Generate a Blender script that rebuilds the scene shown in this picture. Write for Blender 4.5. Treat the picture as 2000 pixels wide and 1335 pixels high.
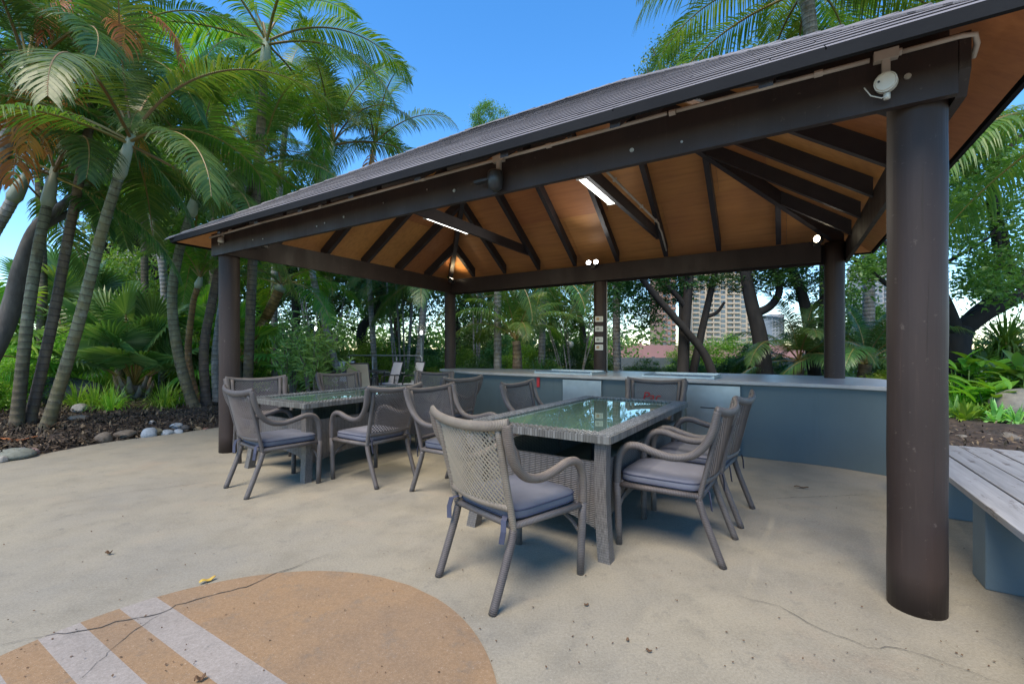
import bpy, bmesh, math, random
import numpy as np
from mathutils import Vector, Matrix
R = math.radians
for o in list(bpy.data.objects): bpy.data.objects.remove(o)
S = bpy.context.scene
C = S.collection

# ------------------------------------------------------------------ camera
CAMH, FPX, HOR = 1.24, 872.0, 683.5          # eye height, focal length and horizon measured on the 2000 px photograph
cam = bpy.data.cameras.new('camera'); camo = bpy.data.objects.new('camera', cam); C.objects.link(camo)
camo.location = (0, 0, CAMH); camo.rotation_euler = (R(90), 0, 0)
cam.sensor_width = 36; cam.lens = 36 * FPX / 2000; cam.shift_y = (HOR - 667.5) / 2000
cam.clip_start = .05; cam.clip_end = 3000
S.camera = camo
# ------------------------------------------------------------------ sky, sun, exposure
SUN_EL, SUN_AZ = R(58), R(-150)               # azimuth from +Y (straight ahead) towards +X
w = bpy.data.worlds.new('World'); S.world = w; w.use_nodes = True
nt = w.node_tree; bg = nt.nodes['Background']
sky = nt.nodes.new('ShaderNodeTexSky'); sky.sky_type = 'NISHITA'; sky.sun_disc = False
sky.sun_elevation = SUN_EL; sky.sun_rotation = SUN_AZ
sky.altitude = 0; sky.air_density = 1.0; sky.dust_density = 0; sky.ozone_density = 3
hs = nt.nodes.new('ShaderNodeHueSaturation'); hs.inputs['Saturation'].default_value = 1.28; hs.inputs['Value'].default_value = 1.0
nt.links.new(sky.outputs[0], hs.inputs['Color']); nt.links.new(hs.outputs[0], bg.inputs[0]); bg.inputs[1].default_value = .122
sl = bpy.data.lights.new('sun', 'SUN'); sl.energy = 2.2; sl.angle = R(34); sl.color = (1, .87, .70)
so = bpy.data.objects.new('sun', sl); C.objects.link(so)
sd = Vector((math.sin(SUN_AZ) * math.cos(SUN_EL), math.cos(SUN_AZ) * math.cos(SUN_EL), math.sin(SUN_EL)))
so.rotation_euler = sd.to_track_quat('Z', 'Y').to_euler(); so.location = (0, 0, 20)
S.view_settings.view_transform = 'Standard'; S.view_settings.look = 'None'
S.view_settings.gamma = 1; S.view_settings.exposure = 1.42

# ------------------------------------------------------------------ helpers
def G(px, py, z=0.0):
    """point at height z seen at a photograph pixel"""
    Y = (CAMH - z) * FPX / (py - HOR); return Vector(((px - 1000) * Y / FPX, Y, z))
def Q(px, py, Y):
    """point at distance Y seen at a photograph pixel"""
    return Vector(((px - 1000) * Y / FPX, Y, CAMH + (HOR - py) * Y / FPX))

class MB:
    def __init__(s): s.v = []; s.f = []; s.uv = []; s.mi = []; s.cur = 0
    def face(s, idx, uv=None):
        s.f.append(tuple(idx)); s.uv.append(uv); s.mi.append(s.cur)
    def add(s, pts, faces):
        b = len(s.v); s.v += [tuple(p) for p in pts]
        for f in faces: s.face([b + i for i in f])
    def box(s, c, d, rz=0.0, M=None):
        x, y, z = d[0] / 2, d[1] / 2, d[2] / 2
        P = [Vector((sx * x, sy * y, sz * z)) for sz in (-1, 1) for sy in (-1, 1) for sx in (-1, 1)]
        if M is not None: P = [M @ p for p in P]
        elif rz: m = Matrix.Rotation(rz, 3, 'Z'); P = [m @ p for p in P]
        s.add([p + Vector(c) for p in P], [(0, 2, 3, 1), (4, 5, 7, 6), (0, 1, 5, 4), (2, 6, 7, 3), (0, 4, 6, 2), (1, 3, 7, 5)])
    def bar(s, p0, p1, w, zt, zb):
        """sloping timber from p0 to p1 with vertical sides: width w, from zb to zt measured from the line"""
        p0 = Vector(p0); p1 = Vector(p1); d = p1 - p0; n = Vector((-d.y, d.x, 0)).normalized() * w / 2
        P = [p0 - n + Vector((0, 0, zb)), p0 + n + Vector((0, 0, zb)), p1 - n + Vector((0, 0, zb)), p1 + n + Vector((0, 0, zb)),
             p0 - n + Vector((0, 0, zt)), p0 + n + Vector((0, 0, zt)), p1 - n + Vector((0, 0, zt)), p1 + n + Vector((0, 0, zt))]
        s.add(P, [(0, 1, 3, 2), (4, 6, 7, 5), (0, 4, 5, 1), (2, 3, 7, 6), (0, 2, 6, 4), (1, 5, 7, 3)])
    def plate(s, poly, thick):
        """3-D polygon (counter-clockwise from above) extruded downward"""
        n = len(poly); P = [Vector(p) for p in poly]; Bt = [p - Vector((0, 0, thick)) for p in P]
        s.add(P + Bt, [tuple(range(n)), tuple(range(2 * n - 1, n - 1, -1))] + [(i, i + n, (i + 1) % n + n, (i + 1) % n) for i in range(n)])
    def tube(s, pts, rad, n=8, caps=True, flat=None):
        """rad: number or list; flat: second radius factor list/number for an oval section"""
        P = [Vector(p) for p in pts]; k = len(P)
        if not hasattr(rad, '__len__'): rad = [rad] * k
        if flat is None: flat = [1] * k
        elif not hasattr(flat, '__len__'): flat = [flat] * k
        b = len(s.v); up = None; ln = 0; L = []
        for i in range(k):
            t = (P[min(i + 1, k - 1)] - P[max(i - 1, 0)]).normalized()
            if up is None:
                up = Vector((0, 0, 1)) if abs(t.z) < .9 else Vector((1, 0, 0))
            sd_ = t.cross(up).normalized(); up = sd_.cross(t).normalized()
            if i: ln += (P[i] - P[i - 1]).length
            L.append(ln)
            for j in range(n):
                a = 2 * math.pi * j / n
                s.v.append(tuple(P[i] + sd_ * (math.cos(a) * rad[i] * flat[i]) + up * (math.sin(a) * rad[i])))
        for i in range(k - 1):
            for j in range(n):
                j2 = (j + 1) % n
                s.face((b + i * n + j, b + i * n + j2, b + (i + 1) * n + j2, b + (i + 1) * n + j),
                       ((j / n, L[i]), ((j + 1) / n, L[i]), ((j + 1) / n, L[i + 1]), (j / n, L[i + 1])))
        if caps:
            s.face([b + j for j in range(n - 1, -1, -1)]); s.face([b + (k - 1) * n + j for j in range(n)])
    def lathe(s, prof, c=(0, 0, 0), n=16):
        """(radius, z) profile about a vertical axis"""
        b = len(s.v)
        for r, z in prof:
            for j in range(n):
                a = 2 * math.pi * j / n; s.v.append((c[0] + r * math.cos(a), c[1] + r * math.sin(a), c[2] + z))
        for i in range(len(prof) - 1):
            for j in range(n):
                j2 = (j + 1) % n; s.face((b + i * n + j, b + i * n + j2, b + (i + 1) * n + j2, b + (i + 1) * n + j),
                                         ((j / n, prof[i][1]), ((j + 1) / n, prof[i][1]), ((j + 1) / n, prof[i + 1][1]), (j / n, prof[i + 1][1])))
        s.face([b + j for j in range(n - 1, -1, -1)]); s.face([b + (len(prof) - 1) * n + j for j in range(n)])
    def mesh(s, name, mats, smooth=False):
        me = bpy.data.meshes.new(name); me.from_pydata(s.v, [], s.f)
        if any(u is not None for u in s.uv):
            ul = me.uv_layers.new(name='UVMap').data; k = 0
            for f, u in zip(s.f, s.uv):
                for q in range(len(f)):
                    ul[k].uv = u[q] if u else (0, 0); k += 1
        for m in (mats if isinstance(mats, (list, tuple)) else [mats]): me.materials.append(m)
        if any(s.mi): me.polygons.foreach_set('material_index', s.mi)
        if smooth: me.polygons.foreach_set('use_smooth', [True] * len(me.polygons))
        me.update(); return me
    def build(s, name, mats, parent=None, smooth=False, loc=None, rz=0):
        return obj(name, s.mesh(name, mats, smooth), parent, loc, rz)

def obj(name, me, parent=None, loc=None, rz=0):
    o = bpy.data.objects.new(name, me); C.objects.link(o)
    if parent is not None: o.parent = parent
    if loc is not None: o.location = loc
    if rz: o.rotation_euler = (0, 0, rz)
    return o
def empty(name, loc=(0, 0, 0), rz=0):
    o = bpy.data.objects.new(name, None); C.objects.link(o); o.location = loc; o.rotation_euler = (0, 0, rz); o.empty_display_size = .1
    return o
def tag(o, label, cat, group=None):
    o['label'] = label; o['category'] = cat
    if group: o['group'] = group
    return o
def struct(o): o['kind'] = 'structure'; return o
def stuff(o, label=None):
    o['kind'] = 'stuff'
    if label: o['label'] = label
    return o
def copy_tree(o, parent=None):
    c = o.copy(); C.objects.link(c); c.parent = parent
    for ch in list(o.children): copy_tree(ch, c)
    return c
def np_mesh(name, V, F, mat):
    me = bpy.data.meshes.new(name); n = len(F); k = F.shape[1]
    me.vertices.add(len(V)); me.vertices.foreach_set('co', V.astype(np.float32).ravel())
    me.loops.add(n * k); me.loops.foreach_set('vertex_index', F.astype(np.int32).ravel())
    me.polygons.add(n); me.polygons.foreach_set('loop_start', np.arange(0, n * k, k, dtype=np.int32))
    me.materials.append(mat); me.update(calc_edges=True); me.validate(); return me

# ------------------------------------------------------------------ materials
def nodes(name):
    m = bpy.data.materials.new(name); m.use_nodes = True
    t = m.node_tree; return m, t, t.nodes['Principled BSDF'], t.nodes['Material Output']
def N(t, kind, **kw):
    n = t.nodes.new('ShaderNode' + kind)
    for k, v in kw.items():
        if k in n.inputs: n.inputs[k].default_value = v
        else: setattr(n, k, v)
    return n
def ramp(t, fac, stops):
    r = t.nodes.new('ShaderNodeValToRGB'); e = r.color_ramp.elements
    while len(e) < len(stops): e.new(.5)
    for q, (p, c) in zip(e, stops):
        q.position = p; q.color = (c[0], c[1], c[2], 1) if hasattr(c, '__len__') else (c, c, c, 1)
    t.links.new(fac, r.inputs[0]); return r.outputs[0]
def mix(t, fac, a, b, mode='MIX'):
    m = t.nodes.new('ShaderNodeMixRGB'); m.blend_type = mode
    for i, x in enumerate((fac, a, b)):
        if hasattr(x, 'is_output'): t.links.new(x, m.inputs[i])
        elif hasattr(x, '__len__'): m.inputs[i].default_value = (x[0], x[1], x[2], 1)
        else: m.inputs[i].default_value = x
    return m.outputs[0]
def coord(t, which='Object', scale=(1, 1, 1)):
    c = t.nodes.new('ShaderNodeTexCoord'); m = t.nodes.new('ShaderNodeMapping'); m.inputs['Scale'].default_value = scale
    t.links.new(c.outputs[which], m.inputs[0]); return m.outputs[0]
def noise(t, vec, scale, detail=4, rough=.55, out=0):
    n = t.nodes.new('ShaderNodeTexNoise'); n.inputs['Scale'].default_value = scale; n.inputs['Detail'].default_value = detail
    n.inputs['Roughness'].default_value = rough; t.links.new(vec, n.inputs['Vector']); return n.outputs[out]
def bump(t, b, height, strength=.3, dist=.01):
    n = t.nodes.new('ShaderNodeBump'); n.inputs['Strength'].default_value = strength; n.inputs['Distance'].default_value = dist
    t.links.new(height, n.inputs['Height']); t.links.new(n.outputs[0], b.inputs['Normal']); return n
def objvar(t, col, amt=.25):
    oi = t.nodes.new('ShaderNodeObjectInfo'); h = t.nodes.new('ShaderNodeHueSaturation')
    mr = N(t, 'MapRange'); mr.inputs['To Min'].default_value = 1 - amt; mr.inputs['To Max'].default_value = 1 + amt
    t.links.new(oi.outputs['Random'], mr.inputs[0]); t.links.new(mr.outputs[0], h.inputs['Value'])
    mr2 = N(t, 'MapRange'); mr2.inputs['To Min'].default_value = .5 - amt * .06; mr2.inputs['To Max'].default_value = .5 + amt * .06
    t.links.new(oi.outputs['Random'], mr2.inputs[0]); t.links.new(mr2.outputs[0], h.inputs['Hue'])
    t.links.new(col, h.inputs['Color']); return h.outputs[0]
def mat(name, c1, c2=None, scale=4, rough=.6, bs=0, bscale=60, metal=0, stretch=(1, 1, 1), var=0, spec=.5, detail=5):
    m, t, b, _ = nodes(name); v = coord(t, 'Object', stretch)
    c2 = c2 or tuple(x * .75 for x in c1)
    col = ramp(t, noise(t, v, scale, detail), [(.3, c1), (.7, c2)])
    if var: col = objvar(t, col, var)
    t.links.new(col, b.inputs['Base Color']); b.inputs['Roughness'].default_value = rough; b.inputs['Metallic'].default_value = metal
    b.inputs['Specular IOR Level'].default_value = spec
    if bs: bump(t, b, noise(t, v, bscale, 3), bs, .01)
    return m
def emis(name, col, strength):
    m, t, b, o = nodes(name); b.inputs['Base Color'].default_value = (.8, .8, .8, 1)
    b.inputs['Emission Color'].default_value = (*col, 1); b.inputs['Emission Strength'].default_value = strength; return m
def leafmat(name, c1, c2, c3=None, rough=.42, trans=.35, island=True, var=.3):
    m, t, b, o = nodes(name)
    g = t.nodes.new('ShaderNodeNewGeometry'); v = coord(t, 'Object')
    src = g.outputs['Random Per Island'] if island else noise(t, v, 3, 2)
    st = [(0, c1), (.6, c2)] + ([(1, c3)] if c3 else [])
    col = ramp(t, src, st)
    col = mix(t, noise(t, v, 1.3, 3), col, mix(t, 1, col, (.62, .70, .6), 'MULTIPLY'))
    if var: col = objvar(t, col, var)
    t.links.new(col, b.inputs['Base Color']); b.inputs['Roughness'].default_value = rough; b.inputs['Specular IOR Level'].default_value = .45
    tr = t.nodes.new('ShaderNodeBsdfTranslucent'); t.links.new(mix(t, 1, col, (1.5, 1.6, .55), 'MULTIPLY'), tr.inputs[0])
    ms = t.nodes.new('ShaderNodeMixShader'); ms.inputs[0].default_value = trans
    t.links.new(b.outputs[0], ms.inputs[1]); t.links.new(tr.outputs[0], ms.inputs[2]); t.links.new(ms.outputs[0], o.inputs[0]); return m

def concrete_mat(name, base, alt, dark, warm=(.34, .25, .17)):
    m, t, b, _ = nodes(name); v = coord(t, 'Object')
    big = noise(t, v, .55, 6, .6); mid = noise(t, v, 3.2, 7, .65); fine = noise(t, v, 90, 3, .6)
    col = ramp(t, big, [(.32, alt), (.62, base)])
    col = mix(t, ramp(t, mid, [(.46, 0), (.76, .55)]), col, dark)
    col = mix(t, ramp(t, noise(t, coord(t, 'Object', (1, 1.6, 1)), 1.1, 5, .7), [(.56, 0), (.8, .4)]), col, warm)
    col = mix(t, ramp(t, fine, [(.35, .45), (.6, 0)]), col, mix(t, 1, col, (.62, .6, .56), 'MULTIPLY'))
    col = mix(t, ramp(t, fine, [(.66, 0), (.8, .35)]), col, (.62, .6, .55))
    blot = noise(t, v, 7, 9, .8); col = mix(t, ramp(t, blot, [(.54, 0), (.72, .62)]), col, (.115, .11, .095))
    grit = noise(t, v, 260, 2, .6); col = mix(t, ramp(t, grit, [(.6, 0), (.72, .5)]), col, (.10, .09, .075)); col = mix(t, ramp(t, grit, [(.28, .45), (.4, 0)]), col, (.5, .47, .4))
    vo = N(t, 'TexVoronoi', Scale=34.0); t.links.new(v, vo.inputs['Vector'])
    sp = ramp(t, vo.outputs['Distance'], [(.05, .8), (.13, 0)])
    sel = ramp(t, noise(t, v, 7, 2), [(.56, 0), (.66, 1)])
    col = mix(t, mix(t, 1, sp, sel, 'MULTIPLY'), col, (.09, .075, .06))
    t.links.new(col, b.inputs['Base Color']); b.inputs['Roughness'].default_value = .78; b.inputs['Specular IOR Level'].default_value = .35
    bump(t, b, mix(t, .35, fine, mid), .25, .004); return m

M = {}
M['concrete'] = concrete_mat('concrete', (0.2923, 0.2610, 0.1914), (0.2158, 0.2053, 0.1740), (0.1566, 0.1427, 0.1079))
M['paint_orange'] = concrete_mat('paint_orange', (.265, .165, .083), (.222, .155, .098), (.165, .122, .085), (.31, .165, .06))
M['paint_lilac'] = concrete_mat('paint_lilac', (.295, .262, .232), (.25, .228, .205), (.18, .165, .148), (.25, .21, .175))
M['crack'] = mat('crack', (.045, .04, .035), rough=.9)
M['soil'] = mat('soil', (.075, .055, .038), (.03, .022, .016), 6, .95, .8, 30)
M['grassground'] = mat('grassground', (.05, .075, .02), (.03, .04, .015), 1.2, .95, .6, 20)
M['mulch'] = mat('mulch', (.07, .048, .033), (.018, .013, .01), 9, .92, .9, 40)
M['chip'] = leafmat('chip', (.02, .014, .011), (.07, .047, .033), (.24, .17, .11), .9, 0, True, 0)
M['path'] = mat('path', (.66, .63, .58), (.56, .53, .48), 2, .8, .2, 60)
def post_mat(name, base):
    m, t, b, _ = nodes(name); v = coord(t, 'Object', (1, 1, .25))
    col = ramp(t, noise(t, v, 6, 5), [(.3, base), (.75, tuple(x * 1.5 for x in base))])
    fl = noise(t, coord(t, 'Object'), 26, 4, .7); col = mix(t, ramp(t, fl, [(.64, 0), (.70, .55)]), col, (.11, .085, .07))
    sc_ = noise(t, coord(t, 'Object', (40, 40, 1.2)), 1.0, 6, .8); col = mix(t, ramp(t, sc_, [(.58, 0), (.72, .6)]), col, tuple(x * 2.6 for x in base))
    gr = noise(t, coord(t, 'Object', (34, 34, .9)), 1.5, 4)
    t.links.new(col, b.inputs['Base Color']); t.links.new(ramp(t, noise(t, v, 4, 4), [(.3, .42), (.7, .66)]), b.inputs['Roughness'])
    b.inputs['Specular IOR Level'].default_value = .3; bump(t, b, gr, .25, .006); return m
M['post'] = post_mat('post', (0.0296, 0.0196, 0.0161))
M['beam'] = post_mat('beam', (0.0287, 0.0213, 0.0196))
M['rafter'] = mat('rafter', (.038, .032, .034), (.026, .022, .026), 5, .55, .25, 40)
def ply_mat():
    m, t, b, _ = nodes('plywood'); g = noise(t, coord(t, 'Object', (1.1, 14, 14)), 1.6, 6, .6)
    col = ramp(t, g, [(.25, (.60, .275, .09)), (.55, (.51, .22, .07)), (.8, (.37, .155, .054))])
    col = mix(t, ramp(t, noise(t, coord(t), 1.4, 4), [(.4, 0), (.75, .5)]), col, (.36, .14, .06))
    col = objvar(t, col, .14)
    t.links.new(col, b.inputs['Base Color']); b.inputs['Roughness'].default_value = .5; bump(t, b, g, .12, .004); return m
M['ply'] = ply_mat()
def shingle_mat():
    m, t, b, _ = nodes('shingle'); g = t.nodes.new('ShaderNodeNewGeometry')
    col = ramp(t, g.outputs['Random Per Island'], [(0, (.12, .108, .108)), (.5, (.155, .141, .14)), (1, (.195, .18, .178))])
    v = coord(t); col = mix(t, ramp(t, noise(t, v, 260, 2), [(.4, 0), (.7, .7)]), col, (.26, .25, .265))
    col = mix(t, ramp(t, noise(t, v, 1.2, 5), [(.5, 0), (.8, .5)]), col, (.115, .10, .098))
    t.links.new(col, b.inputs['Base Color']); b.inputs['Roughness'].default_value = .8; bump(t, b, noise(t, v, 200, 2), .5, .004); return m
M['shingle'] = shingle_mat()
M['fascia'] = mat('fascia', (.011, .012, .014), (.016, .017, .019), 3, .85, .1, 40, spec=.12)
M['pvc'] = mat('pvc', (.55, .51, .44), (.4, .36, .3), 7, .45, 0)
M['whiteplastic'] = mat('whiteplastic', (.62, .61, .55), (.5, .49, .44), 9, .4)
M['blackplastic'] = mat('blackplastic', (.02, .02, .022), (.03, .03, .03), 9, .4)
M['bolt'] = mat('bolt', (.5, .5, .48), (.3, .3, .29), 40, .45, 0, 60, .8)
M['tubelight'] = emis('tubelight', (1, .98, .9), 2.2)
M['spotlens'] = emis('spotlens', (1, .98, .96), 8)
M['warmlens'] = emis('warmlens', (1, .86, .6), 6)
def teal_mat():
    m, t, b, _ = nodes('teal'); v = coord(t)
    col = ramp(t, noise(t, v, 1.3, 5), [(.3, (.084, .118, .126)), (.7, (.072, .100, .109))])
    col = mix(t, ramp(t, noise(t, coord(t, 'Object', (6, 6, .5)), 1.6, 6, .75), [(.55, 0), (.78, .5)]), col, (.06, .078, .08))
    col = mix(t, ramp(t, noise(t, v, 16, 6, .8), [(.66, 0), (.74, .5)]), col, (.2, .22, .21))
    t.links.new(col, b.inputs['Base Color']); b.inputs['Roughness'].default_value = .6; bump(t, b, noise(t, v, 70, 3), .18, .006); return m
M['teal'] = teal_mat()
M['worktop'] = mat('worktop', (0.3898, 0.3828, 0.3689), (0.2923, 0.2888, 0.2854), 5, .32, .05, 80)
def steel_mat():
    m, t, b, _ = nodes('steel'); b.inputs['Metallic'].default_value = 1
    v = coord(t, 'Object', (1, 1, 60)); g = noise(t, v, 5, 4)
    t.links.new(ramp(t, noise(t, coord(t), 4, 5), [(.3, (.52, .54, .54)), (.7, (.38, .40, .40))]), b.inputs['Base Color'])
    t.links.new(ramp(t, g, [(.3, .3), (.7, .48)]), b.inputs['Roughness']); return m
M['steel'] = steel_mat()
def wicker_mat(name, c1, c2, pitch=.009, var=.16):
    m, t, b, _ = nodes(name); uv = t.nodes.new('ShaderNodeUVMap')
    wv = N(t, 'TexWave', Scale=1 / pitch / 3.2, Distortion=1.2, Detail=1.0); wv.bands_direction = 'Y'; wv.inputs['Detail Scale'].default_value = 3
    t.links.new(uv.outputs[0], wv.inputs['Vector'])
    col = ramp(t, noise(t, coord(t), 11, 4), [(.3, c1), (.7, c2)])
    col = mix(t, ramp(t, wv.outputs['Fac'], [(.1, .75), (.5, 0)]), col, tuple(x * .3 for x in c2)); col = objvar(t, col, var)
    t.links.new(col, b.inputs['Base Color']); b.inputs['Roughness'].default_value = .5
    bump(t, b, wv.outputs['Fac'], .5, .003); return m
M['wicker'] = wicker_mat('wicker', (0.140, 0.120, 0.110), (0.096, 0.084, 0.080), var=.22)
M['wicker_warmlit'] = wicker_mat('wicker_warmlit', (0.240, 0.196, 0.152), (0.168, 0.136, 0.108))
def weave_mat(name, c1, c2, sc=26):
    m, t, b, _ = nodes(name); v = coord(t)
    br = N(t, 'TexWave', Scale=sc, Distortion=.5); br.bands_direction = 'Z'; t.links.new(v, br.inputs['Vector'])
    b2 = N(t, 'TexWave', Scale=sc * .55, Distortion=.5); b2.bands_direction = 'DIAGONAL'; t.links.new(coord(t, 'Object', (1, 1, 0)), b2.inputs['Vector'])
    h = mix(t, 1, br.outputs['Fac'], ramp(t, b2.outputs['Fac'], [(0, .35), (.35, 1)]), 'MULTIPLY')
    col = ramp(t, noise(t, v, 30, 3), [(.3, c1), (.7, c2)])
    col = mix(t, ramp(t, h, [(.05, .85), (.45, 0)]), col, tuple(x * .28 for x in c2))
    t.links.new(col, b.inputs['Base Color']); b.inputs['Roughness'].default_value = .55; bump(t, b, h, .7, .004); return m
M['weave'] = weave_mat('weave', (0.160, 0.148, 0.140), (0.112, 0.104, 0.100))
M['strand'] = leafmat('strand', (.12, .11, .107), (.16, .148, .145), (.23, .215, .215), .32, 0, True, .05)
M['backstrand'] = mat('backstrand', (0.132, 0.116, 0.110), (0.092, 0.080, 0.077), 8, .5, var=.22)
M['strand_warmlit'] = leafmat('strand_warmlit', (0.232, 0.192, 0.152), (0.256, 0.212, 0.168), (0.280, 0.232, 0.184), .5, 0, True, .1)
def legweave_mat():
    m, t, b, _ = nodes('legweave'); v = coord(t, 'Object', (110, 110, 5))
    h = noise(t, v, 2.4, 2, .5); col = ramp(t, h, [(.28, (.05, .046, .042)), (.5, (.115, .105, .097)), (.72, (.165, .152, .142))])
    br = N(t, 'TexWave', Scale=22, Distortion=2.0); br.bands_direction = 'Z'; t.links.new(coord(t), br.inputs['Vector'])
    col = mix(t, ramp(t, br.outputs['Fac'], [(.05, .5), (.3, 0)]), col, (.04, .036, .034))
    t.links.new(col, b.inputs['Base Color']); b.inputs['Roughness'].default_value = .45; bump(t, b, h, .5, .003); return m
M['legweave'] = legweave_mat()
def cushion_mat():
    m, t, b, _ = nodes('cushion'); v = coord(t)
    col = ramp(t, noise(t, v, 5, 5, .6), [(.3, (.145, .15, .185)), (.72, (.10, .108, .138))])
    col = mix(t, ramp(t, noise(t, v, 2.2, 5, .7), [(.55, 0), (.8, .6)]), col, (.19, .175, .19))
    col = objvar(t, col, .2); t.links.new(col, b.inputs['Base Color']); b.inputs['Roughness'].default_value = .8
    bump(t, b, mix(t, .25, noise(t, v, 9, 4), noise(t, v, 500, 1)), .3, .01); return m
M['cushion'] = cushion_mat()
M['piping'] = mat('piping', (.045, .05, .085), (.035, .04, .07), 9, .7)
def glass_mat(name, tint, rough=.02, f=1.5):
    m, t, b, o = nodes(name); fr = N(t, 'Fresnel'); fr.inputs[0].default_value = f
    tr = t.nodes.new('ShaderNodeBsdfTransparent'); tr.inputs[0].default_value = (*tint, 1)
    gl = t.nodes.new('ShaderNodeBsdfGlossy'); gl.inputs['Roughness'].default_value = rough; gl.inputs[0].default_value = (.93, 1, .97, 1)
    ms = t.nodes.new('ShaderNodeMixShader'); t.links.new(fr.outputs[0], ms.inputs[0]); t.links.new(tr.outputs[0], ms.inputs[1])
    t.links.new(gl.outputs[0], ms.inputs[2]); t.links.new(ms.outputs[0], o.inputs[0]); return m
M['glass'] = glass_mat('glass', (.45, .66, .60), .02, 1.75)
_t = M['glass'].node_tree; _ms = [n for n in _t.nodes if n.type == 'MIX_SHADER'][0]; _tr = [n for n in _t.nodes if n.type == 'BSDF_TRANSPARENT'][0]
_df = _t.nodes.new('ShaderNodeBsdfDiffuse'); _df.inputs[0].default_value = (.12, .21, .19, 1); _m2 = _t.nodes.new('ShaderNodeMixShader'); _m2.inputs[0].default_value = .55
_t.links.new(_tr.outputs[0], _m2.inputs[1]); _t.links.new(_df.outputs[0], _m2.inputs[2]); _t.links.new(_m2.outputs[0], _ms.inputs[1])
M['globe'] = glass_mat('globe', (.72, .76, .8), .02, 1.35)
M['opal'] = mat('opal', (.8, .8, .8), (.78, .78, .78), 5, .3)
def benchwood_mat():
    m, t, b, _ = nodes('benchwood'); g = noise(t, coord(t, 'Object', (14, .8, 14)), 2.4, 6, .65)
    col = ramp(t, g, [(.25, (.165, .16, .158)), (.5, (.25, .243, .24)), (.75, (.33, .322, .32))])
    pe = noise(t, coord(t, 'Object', (3, 1, 3)), 3.5, 6, .75); col = mix(t, ramp(t, pe, [(.57, 0), (.64, .9)]), col, (.10, .075, .065))
    col = objvar(t, col, .1); t.links.new(col, b.inputs['Base Color']); b.inputs['Roughness'].default_value = .55; bump(t, b, g, .4, .004); return m
M['benchwood'] = benchwood_mat()
M['benchteal'] = mat('benchteal', (0.112, 0.160, 0.188), (0.096, 0.132, 0.156), 2, .6, .1, 60)
def trunk_mat(name, lo, hi, ring, sc):
    """ringed palm trunk: lower and upper colour along its length, dark leaf scars, lichen"""
    m, t, b, _ = nodes(name); uv = t.nodes.new('ShaderNodeUVMap'); sep = t.nodes.new('ShaderNodeSeparateXYZ'); t.links.new(uv.outputs[0], sep.inputs[0])
    mr = N(t, 'MapRange'); mr.inputs['From Max'].default_value = sc; t.links.new(sep.outputs[1], mr.inputs[0])
    v = coord(t); nz = noise(t, v, 2.2, 4)
    ad = N(t, 'Math', operation='ADD'); t.links.new(mr.outputs[0], ad.inputs[0])
    ad2 = N(t, 'Math', operation='MULTIPLY_ADD'); ad2.inputs[1].default_value = .7; ad2.inputs[2].default_value = -.35; t.links.new(nz, ad2.inputs[0]); t.links.new(ad2.outputs[0], ad.inputs[1])
    col = ramp(t, ad.outputs[0], [(.15, lo), (.75, hi)])
    wv = N(t, 'TexWave', Scale=2.99, Distortion=1.0, Detail=1.0); wv.bands_direction = 'Y'; t.links.new(uv.outputs[0], wv.inputs['Vector'])
    col = mix(t, ramp(t, wv.outputs['Fac'], [(.03, .8), (.12, 0)]), col, ring)
    col = mix(t, ramp(t, noise(t, coord(t, 'Object', (1, 1, .3)), 9, 6, .75), [(.42, 0), (.68, .85)]), col, tuple(x * .35 for x in lo))
    col = mix(t, ramp(t, noise(t, v, 3.1, 5, .7), [(.5, 0), (.62, .55)]), col, (.16, .13, .05))
    col = mix(t, ramp(t, noise(t, v, 5, 4, .7), [(.6, 0), (.72, .6)]), col, (.26, .27, .22)); col = objvar(t, col, .2)
    t.links.new(col, b.inputs['Base Color']); b.inputs['Roughness'].default_value = .75; bump(t, b, wv.outputs['Fac'], .5, .012); return m
M['trunk_pale'] = trunk_mat('trunk_pale', (.115, .09, .045), (.19, .205, .125), (.06, .045, .03), 3)
M['trunk_brown'] = trunk_mat('trunk_brown', (.10, .072, .05), (.16, .12, .07), (.045, .03, .02), 3)
M['trunk_orange'] = trunk_mat('trunk_orange', (.22, .10, .045), (.27, .15, .05), (.07, .035, .02), 3)
M['trunk_grey'] = trunk_mat('trunk_grey', (.25, .24, .22), (.36, .36, .36), (.12, .11, .10), 4)
M['shaft'] = mat('shaft', (.27, .33, .22), (.36, .39, .30), 3, .45, .1, 20, var=.2)
M['bark'] = mat('bark', (.024, .02, .016), (.012, .010, .008), 9, .9, .8, 22, stretch=(1, 1, .35))
M['bark_grey'] = mat('bark_grey', (.16, .145, .125), (.08, .07, .06), 8, .9, .7, 22, stretch=(1, 1, .4))
M['petiole'] = mat('petiole', (.20, .17, .05), (.26, .15, .04), 2, .5, var=.3)
M['frond_dark'] = leafmat('frond_dark', (.05, .115, .035), (.075, .155, .045), (.13, .20, .055), .36, .35)
M['frond_mid'] = leafmat('frond_mid', (0.086, 0.172, 0.040), (0.132, 0.230, 0.052), (0.230, 0.287, 0.069), .38, .4)
M['frond_bright'] = leafmat('frond_bright', (0.086, 0.215, 0.029), (0.143, 0.286, 0.036), (0.272, 0.358, 0.043), .42, .42)
M['frond_dead'] = leafmat('frond_dead', (.5, .15, .03), (.62, .22, .04), (.42, .15, .05), .6, .35)
M['fan'] = leafmat('fan', (0.128, 0.255, 0.093), (0.187, 0.323, 0.111), (0.272, 0.391, 0.153), .3, .3)
M['fan_bright'] = leafmat('fan_bright', (0.163, 0.345, 0.061), (0.243, 0.446, 0.072), (0.406, 0.528, 0.081), .4, .4)
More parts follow.
